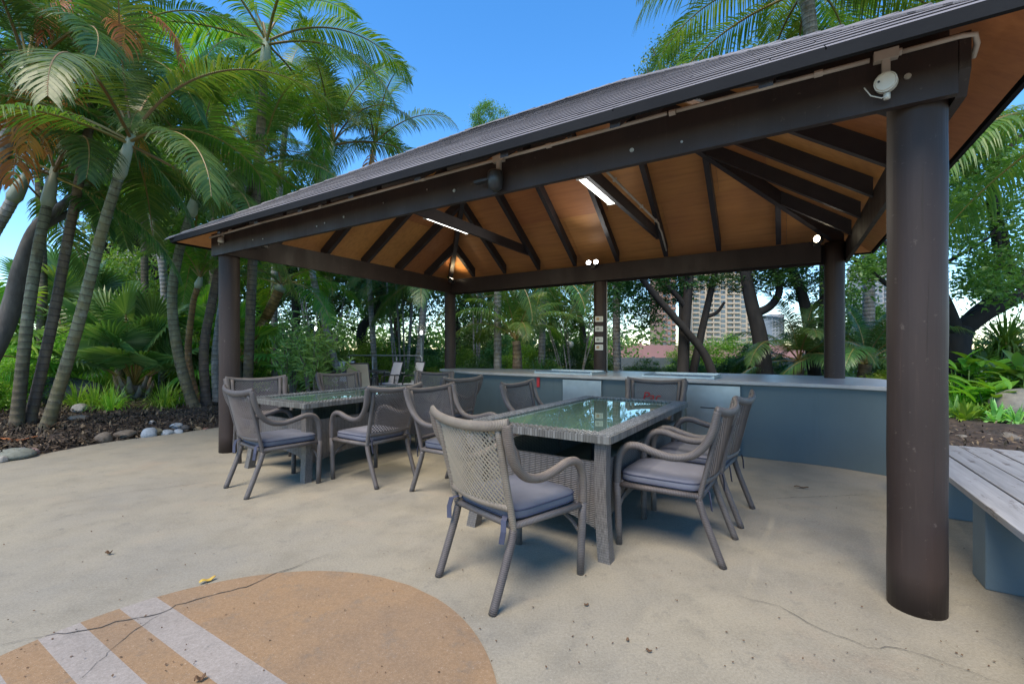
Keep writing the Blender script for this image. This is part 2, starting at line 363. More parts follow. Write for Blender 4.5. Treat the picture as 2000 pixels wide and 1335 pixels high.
M['leaf_dark'] = leafmat('leaf_dark', (0.033, 0.096, 0.028), (0.060, 0.156, 0.044), (0.120, 0.240, 0.060), .45, .25)
M['leaf_mid'] = leafmat('leaf_mid', (0.084, 0.168, 0.042), (0.132, 0.228, 0.054), (0.204, 0.300, 0.084), .42, .4)
M['leaf_bright'] = leafmat('leaf_bright', (0.132, 0.298, 0.033), (0.214, 0.413, 0.049), (0.363, 0.529, 0.082), .45, .4)
M['leaf_lime'] = leafmat('leaf_lime', (.2, .30, .03), (.28, .36, .04), (.38, .4, .07), .45, .4)
M['leaf_pale'] = leafmat('leaf_pale', (0.205, 0.408, 0.133), (0.293, 0.551, 0.176), (0.465, 0.727, 0.261), .4, .35)
M['grass'] = leafmat('grass', (0.163, 0.373, 0.047), (0.304, 0.560, 0.070), (0.560, 0.699, 0.139), .45, .4)
M['straw'] = leafmat('straw', (.28, .18, .07), (.36, .25, .10), (.22, .13, .05), .7, .2)
M['rock'] = mat('rock', (0.208, 0.192, 0.160), (0.120, 0.112, 0.100), 3, .85, .6, 9, var=.3)
M['rock_dark'] = mat('rock_dark', (.075, .068, .06), (.16, .15, .13), 2.5, .85, .8, 7, var=.2)
M['rock_pale'] = mat('rock_pale', (0.273, 0.260, 0.234), (0.182, 0.169, 0.156), 3, .85, .5, 9, var=.2)
M['leaf_yellow'] = mat('leaf_yellow', (.5, .36, .06), (.4, .24, .05), 30, .6)
M['leaf_brown'] = mat('leaf_brown', (.12, .065, .03), (.07, .04, .02), 30, .8)
M['bark_litter'] = mat('bark_litter', (.40, .15, .05), (.26, .09, .03), 12, .7, .3, 30)
M['red'] = mat('red', (.45, .02, .02), (.4, .015, .02), 8, .5)
M['paper'] = mat('paper', (.62, .63, .58), (.55, .55, .5), 9, .6)
M['print'] = mat('print', (.22, .25, .22), (.3, .3, .26), 40, .6)
M['printwarm'] = mat('printwarm', (.42, .27, .1), (.3, .18, .12), 40, .6)
M['sling'] = mat('sling', (.52, .52, .55), (.46, .46, .49), 4, .7, .1, 200)
M['sling_tan'] = mat('sling_tan', (.40, .36, .29), (.36, .32, .26), 4, .7, .1, 200)
M['metal_dark'] = mat('metal_dark', (.025, .025, .03), (.03, .03, .033), 4, .45)
M['railmetal'] = mat('railmetal', (.42, .42, .40), (.35, .35, .34), 4, .4, 0, 60, .5)
M['lamppole'] = mat('lamppole', (.16, .2, .2), (.12, .15, .15), 4, .5)
M['fence'] = mat('fence', (.11, .15, .18), (.09, .12, .145), .8, .7, .1, 20)
M['pinkwall'] = mat('pinkwall', (.36, .19, .17), (.30, .16, .145), .6, .85)
M['tower'] = mat('tower', (.46, .385, .29), (.41, .34, .255), .05, .8)
M['towerpink'] = mat('towerpink', (.36, .21, .15), (.31, .18, .13), .05, .8)
M['towergrey'] = mat('towergrey', (.32, .33, .34), (.28, .29, .3), .05, .8)
M['window'] = mat('window', (.07, .085, .10), (.12, .14, .16), .3, .15, spec=.8)
M['housewhite'] = mat('housewhite', (.5, .47, .44), (.4, .38, .36), .6, .8)
M['houseroof'] = mat('houseroof', (.45, .44, .42), (.36, .35, .34), 1.2, .8)

# ================================================================== SETTING
rng = random.Random(7)
gm = MB(); gm.add([(-900, -300, -.06), (900, -300, -.06), (900, 1500, -.06), (-900, 1500, -.06)], [(0, 1, 2, 3)])
struct(gm.build('ground', M['grassground']))
# patio slab: one curved-edged pour
def smooth_poly(pts, it=2):
    for _ in range(it):
        q = []
        for i in range(len(pts)):
            a = Vector(pts[i]); b = Vector(pts[(i + 1) % len(pts)]); q += [a * .75 + b * .25, a * .25 + b * .75]
        pts = q
    return pts
slab_pts = [(-13, -7), (-8.6, .5), (-6.6, 3.2), (-5.72, 4.6), (-5.62, 5.3), (-5.5, 6.0), (-5.1, 6.55), (-4.7, 7.18), (-4.35, 8.2), (-4.5, 10), (-4.9, 13.4),
            (-1.2, 13.6), (-.9, 10.2), (-.2, 8.7), (1.6, 7.6), (3.4, 6.4), (4.9, 5.6), (6.0, 4.2), (7.0, 1.5), (9.5, -3), (9.5, -7)]
sp = smooth_poly([Vector((x, y)) for x, y in slab_pts], 2)
sm = MB(); sm.plate([(p.x, p.y, 0) for p in sp], .12)
slab = struct(sm.build('patio_pavement', M['concrete']))
# painted sun motif on the slab: disc segment and stripes, running parallel to the pavilion front
TH = .5494; U = Vector((-math.cos(TH), math.sin(TH))); V = Vector((math.sin(TH), math.cos(TH)))
DC = Vector((-1.085, 1.456)); DR = 1.048
ang0 = math.atan2(-U.y, -U.x)
def disc_part(lo, hi, name, m, z=.004):
    """slice of the disc between two distances along V from its centre"""
    n = 40; left = []; right = []
    for i in range(n + 1):
        d = lo + (hi - lo) * i / n; d = max(-DR, min(DR, d)); hw = math.sqrt(max(0, DR * DR - d * d)); p = DC + V * d
        right.append(p - U * hw); left.append(p + U * hw)
    poly = right + left[::-1]; b = MB(); b.add([(p.x, p.y, z) for p in poly], [tuple(range(len(poly)))])
    return b.build(name, m, slab)
P0 = Vector((-1.78, 2.236)); dtop = (P0 - DC).dot(V)
disc_part(dtop, DR, 'painted_disc', M['paint_orange'])
wst = .136
for i in range(9):
    a = dtop - wst * (i + 1)
    if a < -DR: break
    disc_part(a, dtop - wst * i, 'painted_stripe', M['paint_lilac'] if i % 2 == 0 else M['paint_orange'])
def crack(pxs, width, seed, z=.0065):
    r = random.Random(seed); P = [G(x, y) for x, y in pxs]; pts = []
    for a, b in zip(P[:-1], P[1:]):
        k = max(2, int((b - a).length / .035))
        for i in range(k): pts.append(a.lerp(b, i / k) + Vector((r.gauss(0, .006), r.gauss(0, .006), 0)))
    pts.append(P[-1]); b = MB(); L = []; Rr = []
    for i, p in enumerate(pts):
        d = (pts[min(i + 1, len(pts) - 1)] - pts[max(i - 1, 0)]).normalized(); n = Vector((-d.y, d.x, 0))
        wd = width * (.35 + .9 * r.random()) * min(1, .25 + 4 * min(i, len(pts) - 1 - i) / len(pts)); L.append(p + n * wd / 2); Rr.append(p - n * wd / 2)
    for i in range(len(pts) - 1):
        b.add([(q.x, q.y, z) for q in (L[i], Rr[i], Rr[i + 1], L[i + 1])], [(0, 1, 2, 3)])
    return b.build('crack', M['crack'], slab)
crack([(636, 1084), (575, 1108), (530, 1125), (480, 1147), (400, 1168), (345, 1182), (310, 1200), (250, 1210), (170, 1232), (85, 1243), (0, 1262)], .006, 1)
crack([(310, 1200), (270, 1228), (205, 1282), (160, 1325)], .0035, 2)
crack([(1440, 1165), (1520, 1185), (1560, 1205), (1610, 1232), (1690, 1262), (1760, 1268), (1830, 1290), (1960, 1335)], .0028, 3)
crack([(110, 985), (240, 962), (360, 948), (430, 935)], .003, 4)
crack([(1480, 975), (1660, 968), (1720, 963)], .004, 5)
# garden beds: mounded soil sheets that butt against the slab edge
def bed(name, poly, m, h, seed, res=.22):
    """mounded sheet inside a polygon; height rises away from its border"""
    P = np.array(poly); lo = P.min(0); hi = P.max(0); r = np.random.RandomState(seed)
    xs = np.arange(lo[0], hi[0] + res, res); ys = np.arange(lo[1], hi[1] + res, res)
    def dist(x, y):
        ins = False; dm = 1e9; n = len(P)
        for i in range(n):
            a = P[i]; b = P[(i + 1) % n]; ab = b - a; t = max(0, min(1, ((x - a[0]) * ab[0] + (y - a[1]) * ab[1]) / (ab @ ab)))
            d = math.hypot(x - a[0] - t * ab[0], y - a[1] - t * ab[1]); dm = min(dm, d)
            if (a[1] > y) != (b[1] > y) and x < (b[0] - a[0]) * (y - a[1]) / (b[1] - a[1]) + a[0]: ins = not ins
        return dm if ins else -dm
    nx, ny = len(xs), len(ys); Vv = np.zeros((nx * ny, 3))
    for i, x in enumerate(xs):
        for j, y in enumerate(ys):
            d = dist(x, y); z = -.055 if d < 0 else min(h, .0 + h * (1 - math.exp(-d / .9))) - .05 * math.exp(-d / .12)
            nzz = .02 * math.sin(x * 5.1 + y * 2.3) + .015 * math.sin(y * 7.7 - x * 3.1) + r.normal(0, .01)
            Vv[i * ny + j] = (x, y, z + (nzz if d > .15 else 0))
    F = [(i * ny + j, (i + 1) * ny + j, (i + 1) * ny + j + 1, i * ny + j + 1) for i in range(nx - 1) for j in range(ny - 1)]
    me = np_mesh(name, Vv, np.array(F), m); me.polygons.foreach_set('use_smooth', [True] * len(me.polygons))
    return struct(obj(name, me))
left_edge = [(p.x, p.y) for p in sp if p.x < -4.2 and -1 < p.y < 11.5]
left_edge.sort(key=lambda q: q[1])
bed_left = bed('garden_bed', left_edge + [(-9, 15), (-16, 15), (-16, 2), (-10, -.6)], M['mulch'], .16, 3)
def bedz(x, y):
    P = [Vector(q) for q in left_edge]; d = min(((Vector((x, y)) - (a + (b_ - a) * max(0, min(1, (Vector((x, y)) - a).dot(b_ - a) / (b_ - a).length_squared)))).length for a, b_ in zip(P[:-1], P[1:])))
    k = min(range(len(P)), key=lambda i: abs(P[i].y - y)); ins = x < P[k].x
    return .16 * (1 - math.exp(-d / .9)) - .05 * math.exp(-d / .12) if ins else 0.0
bed_right = bed('garden_bed', [(5.05, 5.55), (6.05, 4.2), (7.1, 1.7), (9, -1), (15, -1), (15, 14), (3, 12), (-.3, 9.1), (1.7, 7.75), (3.5, 6.5)], M['mulch'], .14, 4)
bed_mid = bed('garden_bed', [(-.8, 10.3), (-.2, 9.3), (3, 12.2), (12, 14), (12, 19), (-1.0, 19), (-.95, 13.6)], M['soil'], .08, 5, .4)
pth = MB(); pth.add([(-8, 13.62, -.03), (-1.2, 13.62, -.03), (-.6, 22, -.03), (-9, 22, -.03)], [(0, 1, 2, 3)]); struct(pth.build('pale_path', M['path']))
lw = MB(); lw.plate([(4, 40, -.02), (60, 40, -.02), (60, 120, -.02), (4, 120, -.02)], .02); struct(lw.build('road', mat('asphalt', (.06, .06, .06), (.05, .05, .05), 2, .9)))

# ================================================================== PAVILION
A0 = Vector((1.955, 2.158, 0)); W, D, HB, EV, ZE, ZR = 6.358, 4.23, 2.375, .442, 2.574, 4.285
SLOPE = (ZR - ZE) / (D / 2 + EV)
pav = empty('pavilion', A0, -TH)
tag(pav, 'open barbecue pavilion with dark timber posts and grey shingled hip roof', 'pavilion')
def L(u, v, z): return Vector((-u, v, z))
def PW(u, v, z=0.0):
    q = Vector((A0.x, A0.y)) + U * u + V * v; return Vector((q.x, q.y, z))
def ztop(t): return ZE + (t + EV) * SLOPE
# posts: set on the slab, ends of a slightly irregular round pole
uD = 3.157; BT = HB + .262
for i, (u, v) in enumerate([(0, 0), (W, 0), (W, D), (uD, D), (0, D)]):
    b = MB(); r = .112; n = 28; k = 14; base = len(b.v)
    prof = [(r * (1 + .012 * math.sin(j * 1.9 + i)), (BT - .01) * j / k) for j in range(k + 1)]
    b.lathe(prof, (0, 0, 0), n); p = b.build('post', M['post'], pav, smooth=True); p.location = L(u, v, 0); p.rotation_euler = (0, 0, i * 1.3)
    if i == 0:
        for z0, z1, a in ((1.15, 1.62, -1.95), (.55, .83, -1.72), (1.75, 2.1, -2.1)):
            cr = MB(); pts = [(math.cos(a + .02 * math.sin(z * 9)) * .1135, math.sin(a + .02 * math.sin(z * 9)) * .1135, z) for z in np.linspace(z0, z1, 9)]
            cr.tube(pts, [.0002 + .0008 * math.sin(math.pi * q / 8) for q in range(9)], 5)
            cr.build('drying_crack', M['crack'], p).rotation_euler = (0, 0, TH)
# beams: planks bolted either side of the posts, chamfered ends on the side pair
def plank(u0, u1, v0, v1, ch=None):
    b = MB(); x0, x1 = -u1, -u0
    if ch is None: b.box(((x0 + x1) / 2, (v0 + v1) / 2, (HB + BT) / 2), (x1 - x0, v1 - v0, BT - HB))
    else:
        c = .1
        for x in (x0,):
            pr = [(v0, BT), (v0, HB + c), (v0 + c * .6, HB), (v1 - c * .6, HB), (v1, HB + c), (v1, BT)]
            b.add([(x0, y, z) for y, z in pr] + [(x1, y, z) for y, z in pr], [(0, 1, 2, 3, 4, 5), (11, 10, 9, 8, 7, 6)] + [(i, i + 6, (i + 1) % 6 + 6, (i + 1) % 6) for i in range(6)])
    return b.build('beam', M['beam'], pav)
o0, o1 = .1135, .152
for (a, b_) in ((-o1, -o0), (D + o0, D + o1)): plank(-.111, W + .111, a, b_)
for (a, b_) in ((D - o1, D - o0),): plank(o1 + .002, W - o1 - .002, a, b_)
plank(-o1, -o0, -.155, D + .155, 1)
plank(W - o1, W - o0, -.11, D + .11)
# rafters
TZ = -.055; RD = .165
def rafter(p0, p1, wd=.062, name='rafter', dep=RD):
    b = MB(); b.bar(p0, p1, wd, TZ, TZ - dep); return b.build(name, M['rafter'], pav)
us = [.62, 1.36, 2.10, 2.86, 3.60, 4.30, 5.02, 5.74]
for u in us:
    te = min(u, W - u, D / 2) - (.03 if min(u, W - u) < D / 2 else .03)
    rafter(L(u, -.11, ztop(-.11)), L(u, te, ztop(te))); rafter(L(u, -EV + .03, ztop(-EV + .03)), L(u, -.112, ztop(-.112)), .06, 'rafter_tail', .045); rafter(L(u, D - .03, ztop(.03)), L(u, D - te, ztop(te)))
for v in (.62, 1.37, D / 2, D - 1.37, D - .62):
    te = min(v, D - v) - .03
    rafter(L(-.11, v, ztop(-.11)), L(te, v, ztop(te))); rafter(L(W + .11, v, ztop(-.11)), L(W - te, v, ztop(te)))
for (u, v, su, sv) in ((0, 0, 1, 1), (0, D, 1, -1), (W, 0, -1, 1), (W, D, -1, -1)):
    e = -.08; t1 = D / 2
    rafter(L(u + su * e, v + sv * e, ztop(e) - .012), L(u + su * t1, v + sv * t1, ztop(t1) - .012), .07, 'hip_rafter', RD + .01)
rafter(L(D / 2, D / 2, ZR), L(W - D / 2, D / 2, ZR), .05, 'ridge_beam', .22)
# tie beams across, the right one carrying a conduit
for u in (2.10, 4.30):
    zt = 3.03; t = (zt - TZ - ZE) / SLOPE - EV
    b = MB(); b.box((-u - .056, D / 2, zt - .07), (.048, D - 2 * t + .06, .14)); b.build('tie_beam', M['rafter'], pav)
b = MB(); zc = 2.99; b.tube([L(2.035, .8, zc), L(2.035, 3.45, zc), L(2.05, 3.55, zc - .03), L(2.06, 3.75, ztop(D - 3.75) - .26), L(2.06, 4.05, ztop(D - 4.05) - .26)], .0125, 8); b.build('conduit', M['pvc'], pav, True)
for v in (1.6, 2.6, 3.3): b = MB(); b.box((-2.035, v, zc), (.035, .025, .035)); b.build('conduit_clip', M['whiteplastic'], pav)
# plywood lining (sheets with open joints) and shingles on each slope
def clip_poly(poly, a, b, c):
    """keep a*x+b*y+c >= 0"""
    out = []
    for i in range(len(poly)):
        p, q = poly[i], poly[(i + 1) % len(poly)]; dp = a * p[0] + b * p[1] + c; dq = a * q[0] + b * q[1] + c
        if dp >= 0: out.append(p)
        if dp * dq < 0: t = dp / (dp - dq); out.append((p[0] + (q[0] - p[0]) * t, p[1] + (q[1] - p[1]) * t))
    return out
slopes = [('front', W, lambda s, t: L(s, t, ztop(t))), ('back', W, lambda s, t: L(W - s, D - t, ztop(t))),
          ('right', D, lambda s, t: L(t, D - s, ztop(t))), ('left', D, lambda s, t: L(W - t, s, ztop(t)))]
for nm, LEN, f in slopes:
    up = D / 2
    lim = lambda poly: clip_poly(clip_poly(poly, 1, -1, 0), -1, -1, LEN)
    rows = [(-EV + .025, .72), (.722, 1.42), (1.422, up)]
    for ri, (t0, t1) in enumerate(rows):
        xs = [-EV, *np.arange(.62 + (1.48 if ri % 2 else .74), LEN, 1.49), LEN + EV]
        for x0, x1 in zip(xs[:-1], xs[1:]):
            poly = lim([(x0 + .0015, t0), (x1 - .0015, t0), (x1 - .0015, t1), (x0 + .0015, t1)])
            if len(poly) < 3: continue
            P = [f(s, t) - Vector((0, 0, .040)) for s, t in poly]
            nrm = sum((P[i].cross(P[(i + 1) % len(P)]) for i in range(len(P))), Vector())
            if nrm.z < 0: P = P[::-1]
            b = MB(); b.plate(P, .014); b.build('ceiling_panel', M['ply'], pav)
    # shingles
    r = random.Random(len(nm) * 7 + 5); b = MB(); ex = .142 / math.sqrt(1 + SLOPE ** 2); t = -EV - .012; zz = Vector((0, 0, 1))
    while t < up - .02:
        x = t - r.random() * .6; t2 = min(t + ex * 1.9, up)
        while x < LEN - t:
            wd = .9 + .25 * r.random(); poly = lim([(x, t), (x + wd - .006, t), (x + wd - .006, t2), (x, t2)]); x += wd
            if len(poly) < 3 or max(p[0] for p in poly) - min(p[0] for p in poly) < .02: continue
            h0 = .0115 + .002 * r.random(); T_ = [f(s_, q) + zz * (.002 + h0 * (1 - (q - t) / (t2 - t))) for s_, q in poly]; n = len(T_)
            if sum((T_[k].cross(T_[(k + 1) % n]) for k in range(n)), Vector()).z < 0: T_ = T_[::-1]; poly = poly[::-1]
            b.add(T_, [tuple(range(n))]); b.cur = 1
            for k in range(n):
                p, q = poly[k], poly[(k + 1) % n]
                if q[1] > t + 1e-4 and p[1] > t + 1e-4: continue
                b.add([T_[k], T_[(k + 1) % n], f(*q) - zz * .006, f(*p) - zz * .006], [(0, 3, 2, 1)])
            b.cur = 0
        t += ex
    stuff(b.build('shingle_layer', [M['shingle'], M['fascia']], pav))  # second material blackens the butt edges: shade lines between courses drawn in colour
def caps(p0, p1, side):
    b = MB(); d = (p1 - p0); n = int(d.length / .16); r = random.Random(3)
    dirn = d.normalized(); sx = Vector((-dirn.y, dirn.x, 0)).normalized()
    for i in range(n):
        c = p0 + d * ((i + .5) / n); lift = .016 + .005 * r.random(); wd = .1
        for s in (-1, 1):
            P = [c - dirn * .10 + Vector((0, 0, lift)), c + dirn * .10 + Vector((0, 0, lift - .012)), c + dirn * .10 + sx * s * wd + Vector((0, 0, lift - side)), c - dirn * .10 + sx * s * wd + Vector((0, 0, lift - side))]
            b.add(P + [q - Vector((0, 0, .01)) for q in P], [(0, 1, 2, 3), (7, 6, 5, 4), (0, 3, 7, 4), (3, 2, 6, 7), (1, 5, 6, 2)])
    stuff(b.build('ridge_cap_row', M['shingle'], pav))
for (u, v, su, sv) in ((0, 0, 1, 1), (0, D, 1, -1), (W, 0, -1, 1), (W, D, -1, -1)):
    caps(L(u - su * EV, v - sv * EV, ZE + .012), L(u + su * D / 2, v + sv * D / 2, ZR + .012), .055)
caps(L(D / 2, D / 2, ZR + .012), L(W - D / 2, D / 2, ZR + .012), .07)
# fascia boards
for (p, q) in ((L(-EV, -EV, 0), L(W + EV, -EV, 0)), (L(W + EV, -EV, 0), L(W + EV, D + EV, 0)), (L(W + EV, D + EV, 0), L(-EV, D + EV, 0)), (L(-EV, D + EV, 0), L(-EV, -EV, 0))):
    b = MB(); z0 = ZE - .008; d = (q - p).normalized()
    b.bar(p + d * .014 + Vector((0, 0, z0)), q - d * .014 + Vector((0, 0, z0)), .026, 0, -.048); b.build('fascia_board', M['fascia'], pav)
# bolts on the front beam
for (u, z, r) in ((.06, 2.50, .014), (1.34, 2.46, .013), (1.05, 2.44, .007), (2.72, 2.47, .013), (3.0, 2.53, .007), (4.02, 2.47, .011), (4.3, 2.455, .007), (4.42, 2.44, .007), (5.35, 2.44, .007), (5.55, 2.455, .006), (3.5, 2.51, .006), (6.28, 2.5, .012)):
    b = MB(); b.tube([L(u, -o1 + .001, z), L(u, -o1 - .006, z)], r, 10); b.build('bolt', M['bolt'], pav)
# plastic conduit along the top of the front beam
zc = BT - .028; vc = -o1 - .013
b = MB(); b.tube([L(W + .12, vc, zc - .01), L(5.4, vc, zc + .004)], .0115, 8); b.tube([L(5.38, vc, zc + .004), L(4.35, vc, zc)], .0115, 8); b.tube([L(4.33, vc, zc), L(3.05, vc, zc + .006)], .0115, 8)
b.tube([L(3.02, vc, zc + .005), L(1.13, vc, zc + .012)], .0115, 8); b.tube([L(1.08, vc, zc + .012), L(.2, vc, zc + .005)], .0115, 8)
b.tube([L(.08, vc, zc + .006), L(-.12, vc, zc + .006), L(-.165, vc + .015, zc + .006), L(-.18, vc + .05, zc - .02), L(-.176, vc + .09, zc - .06)], .0115, 8)
b.build('front_conduit', M['pvc'], pav, True)
for u in (.4, 1.1, 1.9, 3.03, 4.34, 5.4, 6.0, .1): b = MB(); b.tube([L(u - .018, vc, zc + .008), L(u + .018, vc, zc + .008)], .0165, 8); b.build('conduit_clip', M['pvc'], pav)
b = MB(); b.tube([L(uD - .122, D - .03, .9), L(uD - .119, D - .03, 2.37)], .006, 6); b.tube([L(uD - .12, D - .05, 1.6), L(uD - .17, D - .08, 1.5), L(uD - .2, D - .1, 1.38)], .003, 5); b.build('cable', M['whiteplastic'], pav, True)

# ------------------------------------------------------------------ lamps and sensors of the pavilion
def batten(u, v0, v1, z, label):
    e = empty('fluorescent_lamp', PW(u, (v0 + v1) / 2, z), -TH); l = v1 - v0
    tag(e, label, 'lamp', 'fluorescent battens under the roof')
    b = MB(); b.box((0, 0, .02), (.125, l, .04)); b.build('housing', M['whiteplastic'], e)
    b = MB(); pr = [(-.052, 0), (-.047, -.032), (-.02, -.042), (.02, -.042), (.047, -.032), (.052, 0)]
    n = len(pr); b.add([(x, -l / 2 + .03, z_) for x, z_ in pr] + [(x, l / 2 - .03, z_) for x, z_ in pr], [tuple(range(n))[::-1], tuple(range(n, 2 * n))] + [(i, i + 1, i + 1 + n, i + n) for i in range(n - 1)])
    b.build('diffuser', M['tubelight'], e)
    for s in (-1, 1): b = MB(); b.box((0, s * (l / 2 - .014), -.018), (.118, .026, .046)); b.build('end_cap', M['whiteplastic'], e)
    li = bpy.data.lights.new('tube_glow', 'AREA'); li.shape = 'RECTANGLE'; li.size = .08; li.size_y = l - .1; li.energy = 13; li.color = (1, .9, .7)
    lo = bpy.data.objects.new('tube_glow', li); C.objects.link(lo); lo.parent = e; lo.location = (0, 0, -.055)
batten(4.42, 1.40, 2.30, 2.95, 'lit white fluorescent batten on the tie beam above the left table')
batten(2.235, 1.20, 2.12, 2.95, 'lit white fluorescent batten on the tie beam above the right table')
def spot(u, v, z, heads, aim, label, lens, power, col, rad=.042):
    e = empty('spotlight', PW(u, v, z), -TH); tag(e, label, 'spotlight', 'small spotlights on the back beams')
    b = MB(); b.box((0, .03, -.05), (.07, .05, .07)); b.build('bracket', M['blackplastic'], e)
    for h in heads:
        d = Vector(aim).normalized(); c = Vector((h, -.03, 0))
        b = MB(); b.tube([c - d * .075, c - d * .06, c], [rad * .6, rad, rad * 1.05], 14); hd = b.build('lamp_head', M['blackplastic'], e, True)
        b = MB(); b.tube([c + d * .001, c + d * .006], rad * .86, 14); b.build('lens', M[lens], hd)
    li = bpy.data.lights.new('spot_glow', 'SPOT'); li.energy = power; li.color = col; li.spot_size = R(110); li.spot_blend = .8; li.shadow_soft_size = .04
    lo = bpy.data.objects.new('spot_glow', li); C.objects.link(lo); lo.parent = e; lo.location = Vector((0, -.03, 0)) + Vector(aim).normalized() * .02
    lo.rotation_euler = (-Vector(aim)).to_track_quat('Z', 'Y').to_euler()
spot(uD + .05, D - .22, 2.66, (-.062, .062), (.12, -1, .18), 'twin headed lit spotlight on the back beam above the notice post', 'spotlens', 26, (1, .98, .94))
spot(.2, D - .24, 2.645, (0,), (-.75, -.8, .05), 'single lit spotlight beside the rear right post', 'warmlens', 5, (1, .92, .78), .05)
spot(W - .3, D - .3, 2.62, (0,), (.25, .35, .9), 'warm spotlight washing the ceiling at the far left corner', 'warmlens', 4, (1, .78, .42), .045)
spot(W - .26, .26, 2.60, (0,), (.9, .42, -.05), 'warm spotlight lighting the left side beam by the front left post', 'warmlens', 3.2, (1, .82, .6), .04)
def sensor(u, label, black=False, z=2.5):
    e = empty('motion_sensor', PW(u, vc, z), -TH); tag(e, label, 'sensor', 'fittings hanging on the front conduit')
    pm = M['whiteplastic']
    b = MB(); b.box((0, 0, zc - z + .006), (.09, .04, .045)); b.box((0, -.004, (zc - z) * .5 + .005), (.03, .026, (zc - z) - .02)); b.build('junction', M['pvc'], e)
    if black:
        b = MB(); b.lathe([(.02, -.14), (.05, -.12), (.058, -.06), (.056, -.01), (.05, 0)], (0, -.05, .035), 16); b.build('lamp_body', M['blackplastic'], e, True)
        b = MB(); b.box((-.1, -.06, -.02), (.13, .05, .018)); b.build('shade_arm', M['blackplastic'], e)
    else:
        d = Vector((-.25, -1, -.15)).normalized(); c = Vector((0, -.02, 0))
        b = MB(); b.tube([c, c + d * .04], [.043, .043], 20); b.build('lamp_body', pm, e)
        b = MB(); b.tube([c + d * .041, c + d * .047], [.039, .036], 20); fc = b.build('cover', pm, e)
        for s in (-1, 1): b = MB(); b.tube([c + d * .047 + Vector((s * .023, 0, .004)), c + d * .050 + Vector((s * .023, 0, .004))], .005, 8); b.build('screw', M['blackplastic'], fc)
        b = MB(); b.tube([(.0, -.03, -.055), (-.02, -.04, -.07), (-.06, -.045, -.05), (-.085, -.045, -.005)], .0028, 5); b.tube([(.0, -.03, -.05), (0, -.03, -.075)], .013, 8); b.build('loose_wire', M['whiteplastic'], e, True)
sensor(.14, 'round white light fitting with a loose wire above the big near post', z=2.475)
sensor(2.3, 'black floodlight hanging on the middle of the front beam', True, 2.475)
e = empty('junction_box', PW(6.17, vc, 2.53), -TH); tag(e, 'small pale junction box on the far left end of the front beam', 'junction box')
b = MB(); b.lathe([(.03, -.03), (.034, -.02), (.03, .02), (.012, .03)], (0, -.02, 0), 12); b.build('cover', M['whiteplastic'], e, True)
b = MB(); b.box((0, 0, .06), (.02, .02, .06)); b.build('stem', M['pvc'], e)
# notices on the rear middle post
pd = PW(uD, D)
for i, (py, warm, hh) in enumerate(((623, 1, .088), (642, 0, .085), (663, 0, .085), (678, 1, .09))):
    z = CAMH + (HOR - py) * (pd.y - .1) / FPX
    e = empty('notice', (pd.x - .048, pd.y - .118, z), R(-12 + (0, 3, -2, 2)[i])); nm = ('topmost pale notice plate on the rear middle post', 'second pale notice plate from the top on the rear middle post', 'third pale notice plate from the top on the rear middle post', 'lowest notice plate with a brown picture on the rear middle post')[i]
    tag(e, nm, 'notice', 'notice plates on the rear middle post'); wd = .125
    b = MB(); b.box((0, 0, 0), (wd, .005, hh)); b.build('plate', M['paper'], e)
    b = MB(); b.box((-.02, -.0035, .002), (.05, .002, hh * .55)); b.build('picture', M['printwarm'] if warm else M['print'], e)
    b = MB()
    for q in range(4): b.box((.034, -.0035, hh * (.27 - .16 * q)), (.034, .002, .006))
    b.build('printed_lines', M['print'], e)

# ================================================================== COUNTER
def spline(pts, k=6):
    P = [Vector(p) for p in pts]; out = []
    Pp = [P[0] * 2 - P[1]] + P + [P[-1] * 2 - P[-2]]
    for i in range(1, len(Pp) - 2):
        p0, p1, p2, p3 = Pp[i - 1], Pp[i], Pp[i + 1], Pp[i + 2]
        for j in range(k):
            t = j / k; out.append(.5 * ((2 * p1) + (p2 - p0) * t + (2 * p0 - 5 * p1 + 4 * p2 - p3) * t * t + (3 * p1 - p0 - 3 * p2 + p3) * t ** 3))
    return out + [P[-1]]
ct = empty('barbecue_counter', (1.3, 6.1, 0)); tag(ct, 'long blue grey barbecue counter with pale worktop and steel doors', 'counter')
front = [(-1.38, 8.5), (-.95, 7.85), (-.57, 7.39), (.31, 6.75), (1.27, 6.10), (2.19, 5.47), (2.81, 5.08), (3.35, 4.72), (3.66, 4.38), (3.79, 4.2)]
back = [(4.35, 4.75), (4.62, 5.6), (4.55, 6.0), (4.2, 6.35), (3.7, 6.75), (2.5, 7.4), (1.5, 7.95), (.4, 8.45), (-.6, 8.8), (-1.3, 8.95)]
O = Vector((1.3, 6.1))
def inset(poly, d):
    out = []; n = len(poly)
    for i in range(n):
        p = Vector(poly[i]); a = (p - Vector(poly[i - 1])).normalized(); c = (Vector(poly[(i + 1) % n]) - p).normalized()
        nrm = (Vector((-a.y, a.x)) + Vector((-c.y, c.x))).normalized(); out.append(p + nrm * d)
    return out
front = [(p.x, p.y) for p in spline([Vector((x, y, 0)) for x, y in front], 6)]
poly = [Vector(p) for p in front + back]
def dens(pl, k=3):
    out = []
    for i in range(len(pl) - 1):
        for j in range(k): out.append(pl[i].lerp(pl[i + 1], j / k))
    return out + [pl[-1]]
ZT = .88
b = MB(); b.plate([(p.x - O.x, p.y - O.y, ZT) for p in poly], .042); wt = b.build('worktop', M['worktop'], ct)
bv = wt.modifiers.new('bevel', 'BEVEL'); bv.width = .008; bv.segments = 2; bv.limit_method = 'ANGLE'
inn = inset(poly, .045)
b = MB(); b.plate([(p.x - O.x, p.y - O.y, ZT - .044) for p in inn], ZT - .044 - .002); b.build('body', M['teal'], ct)
fr_in = inn[:len(front)]
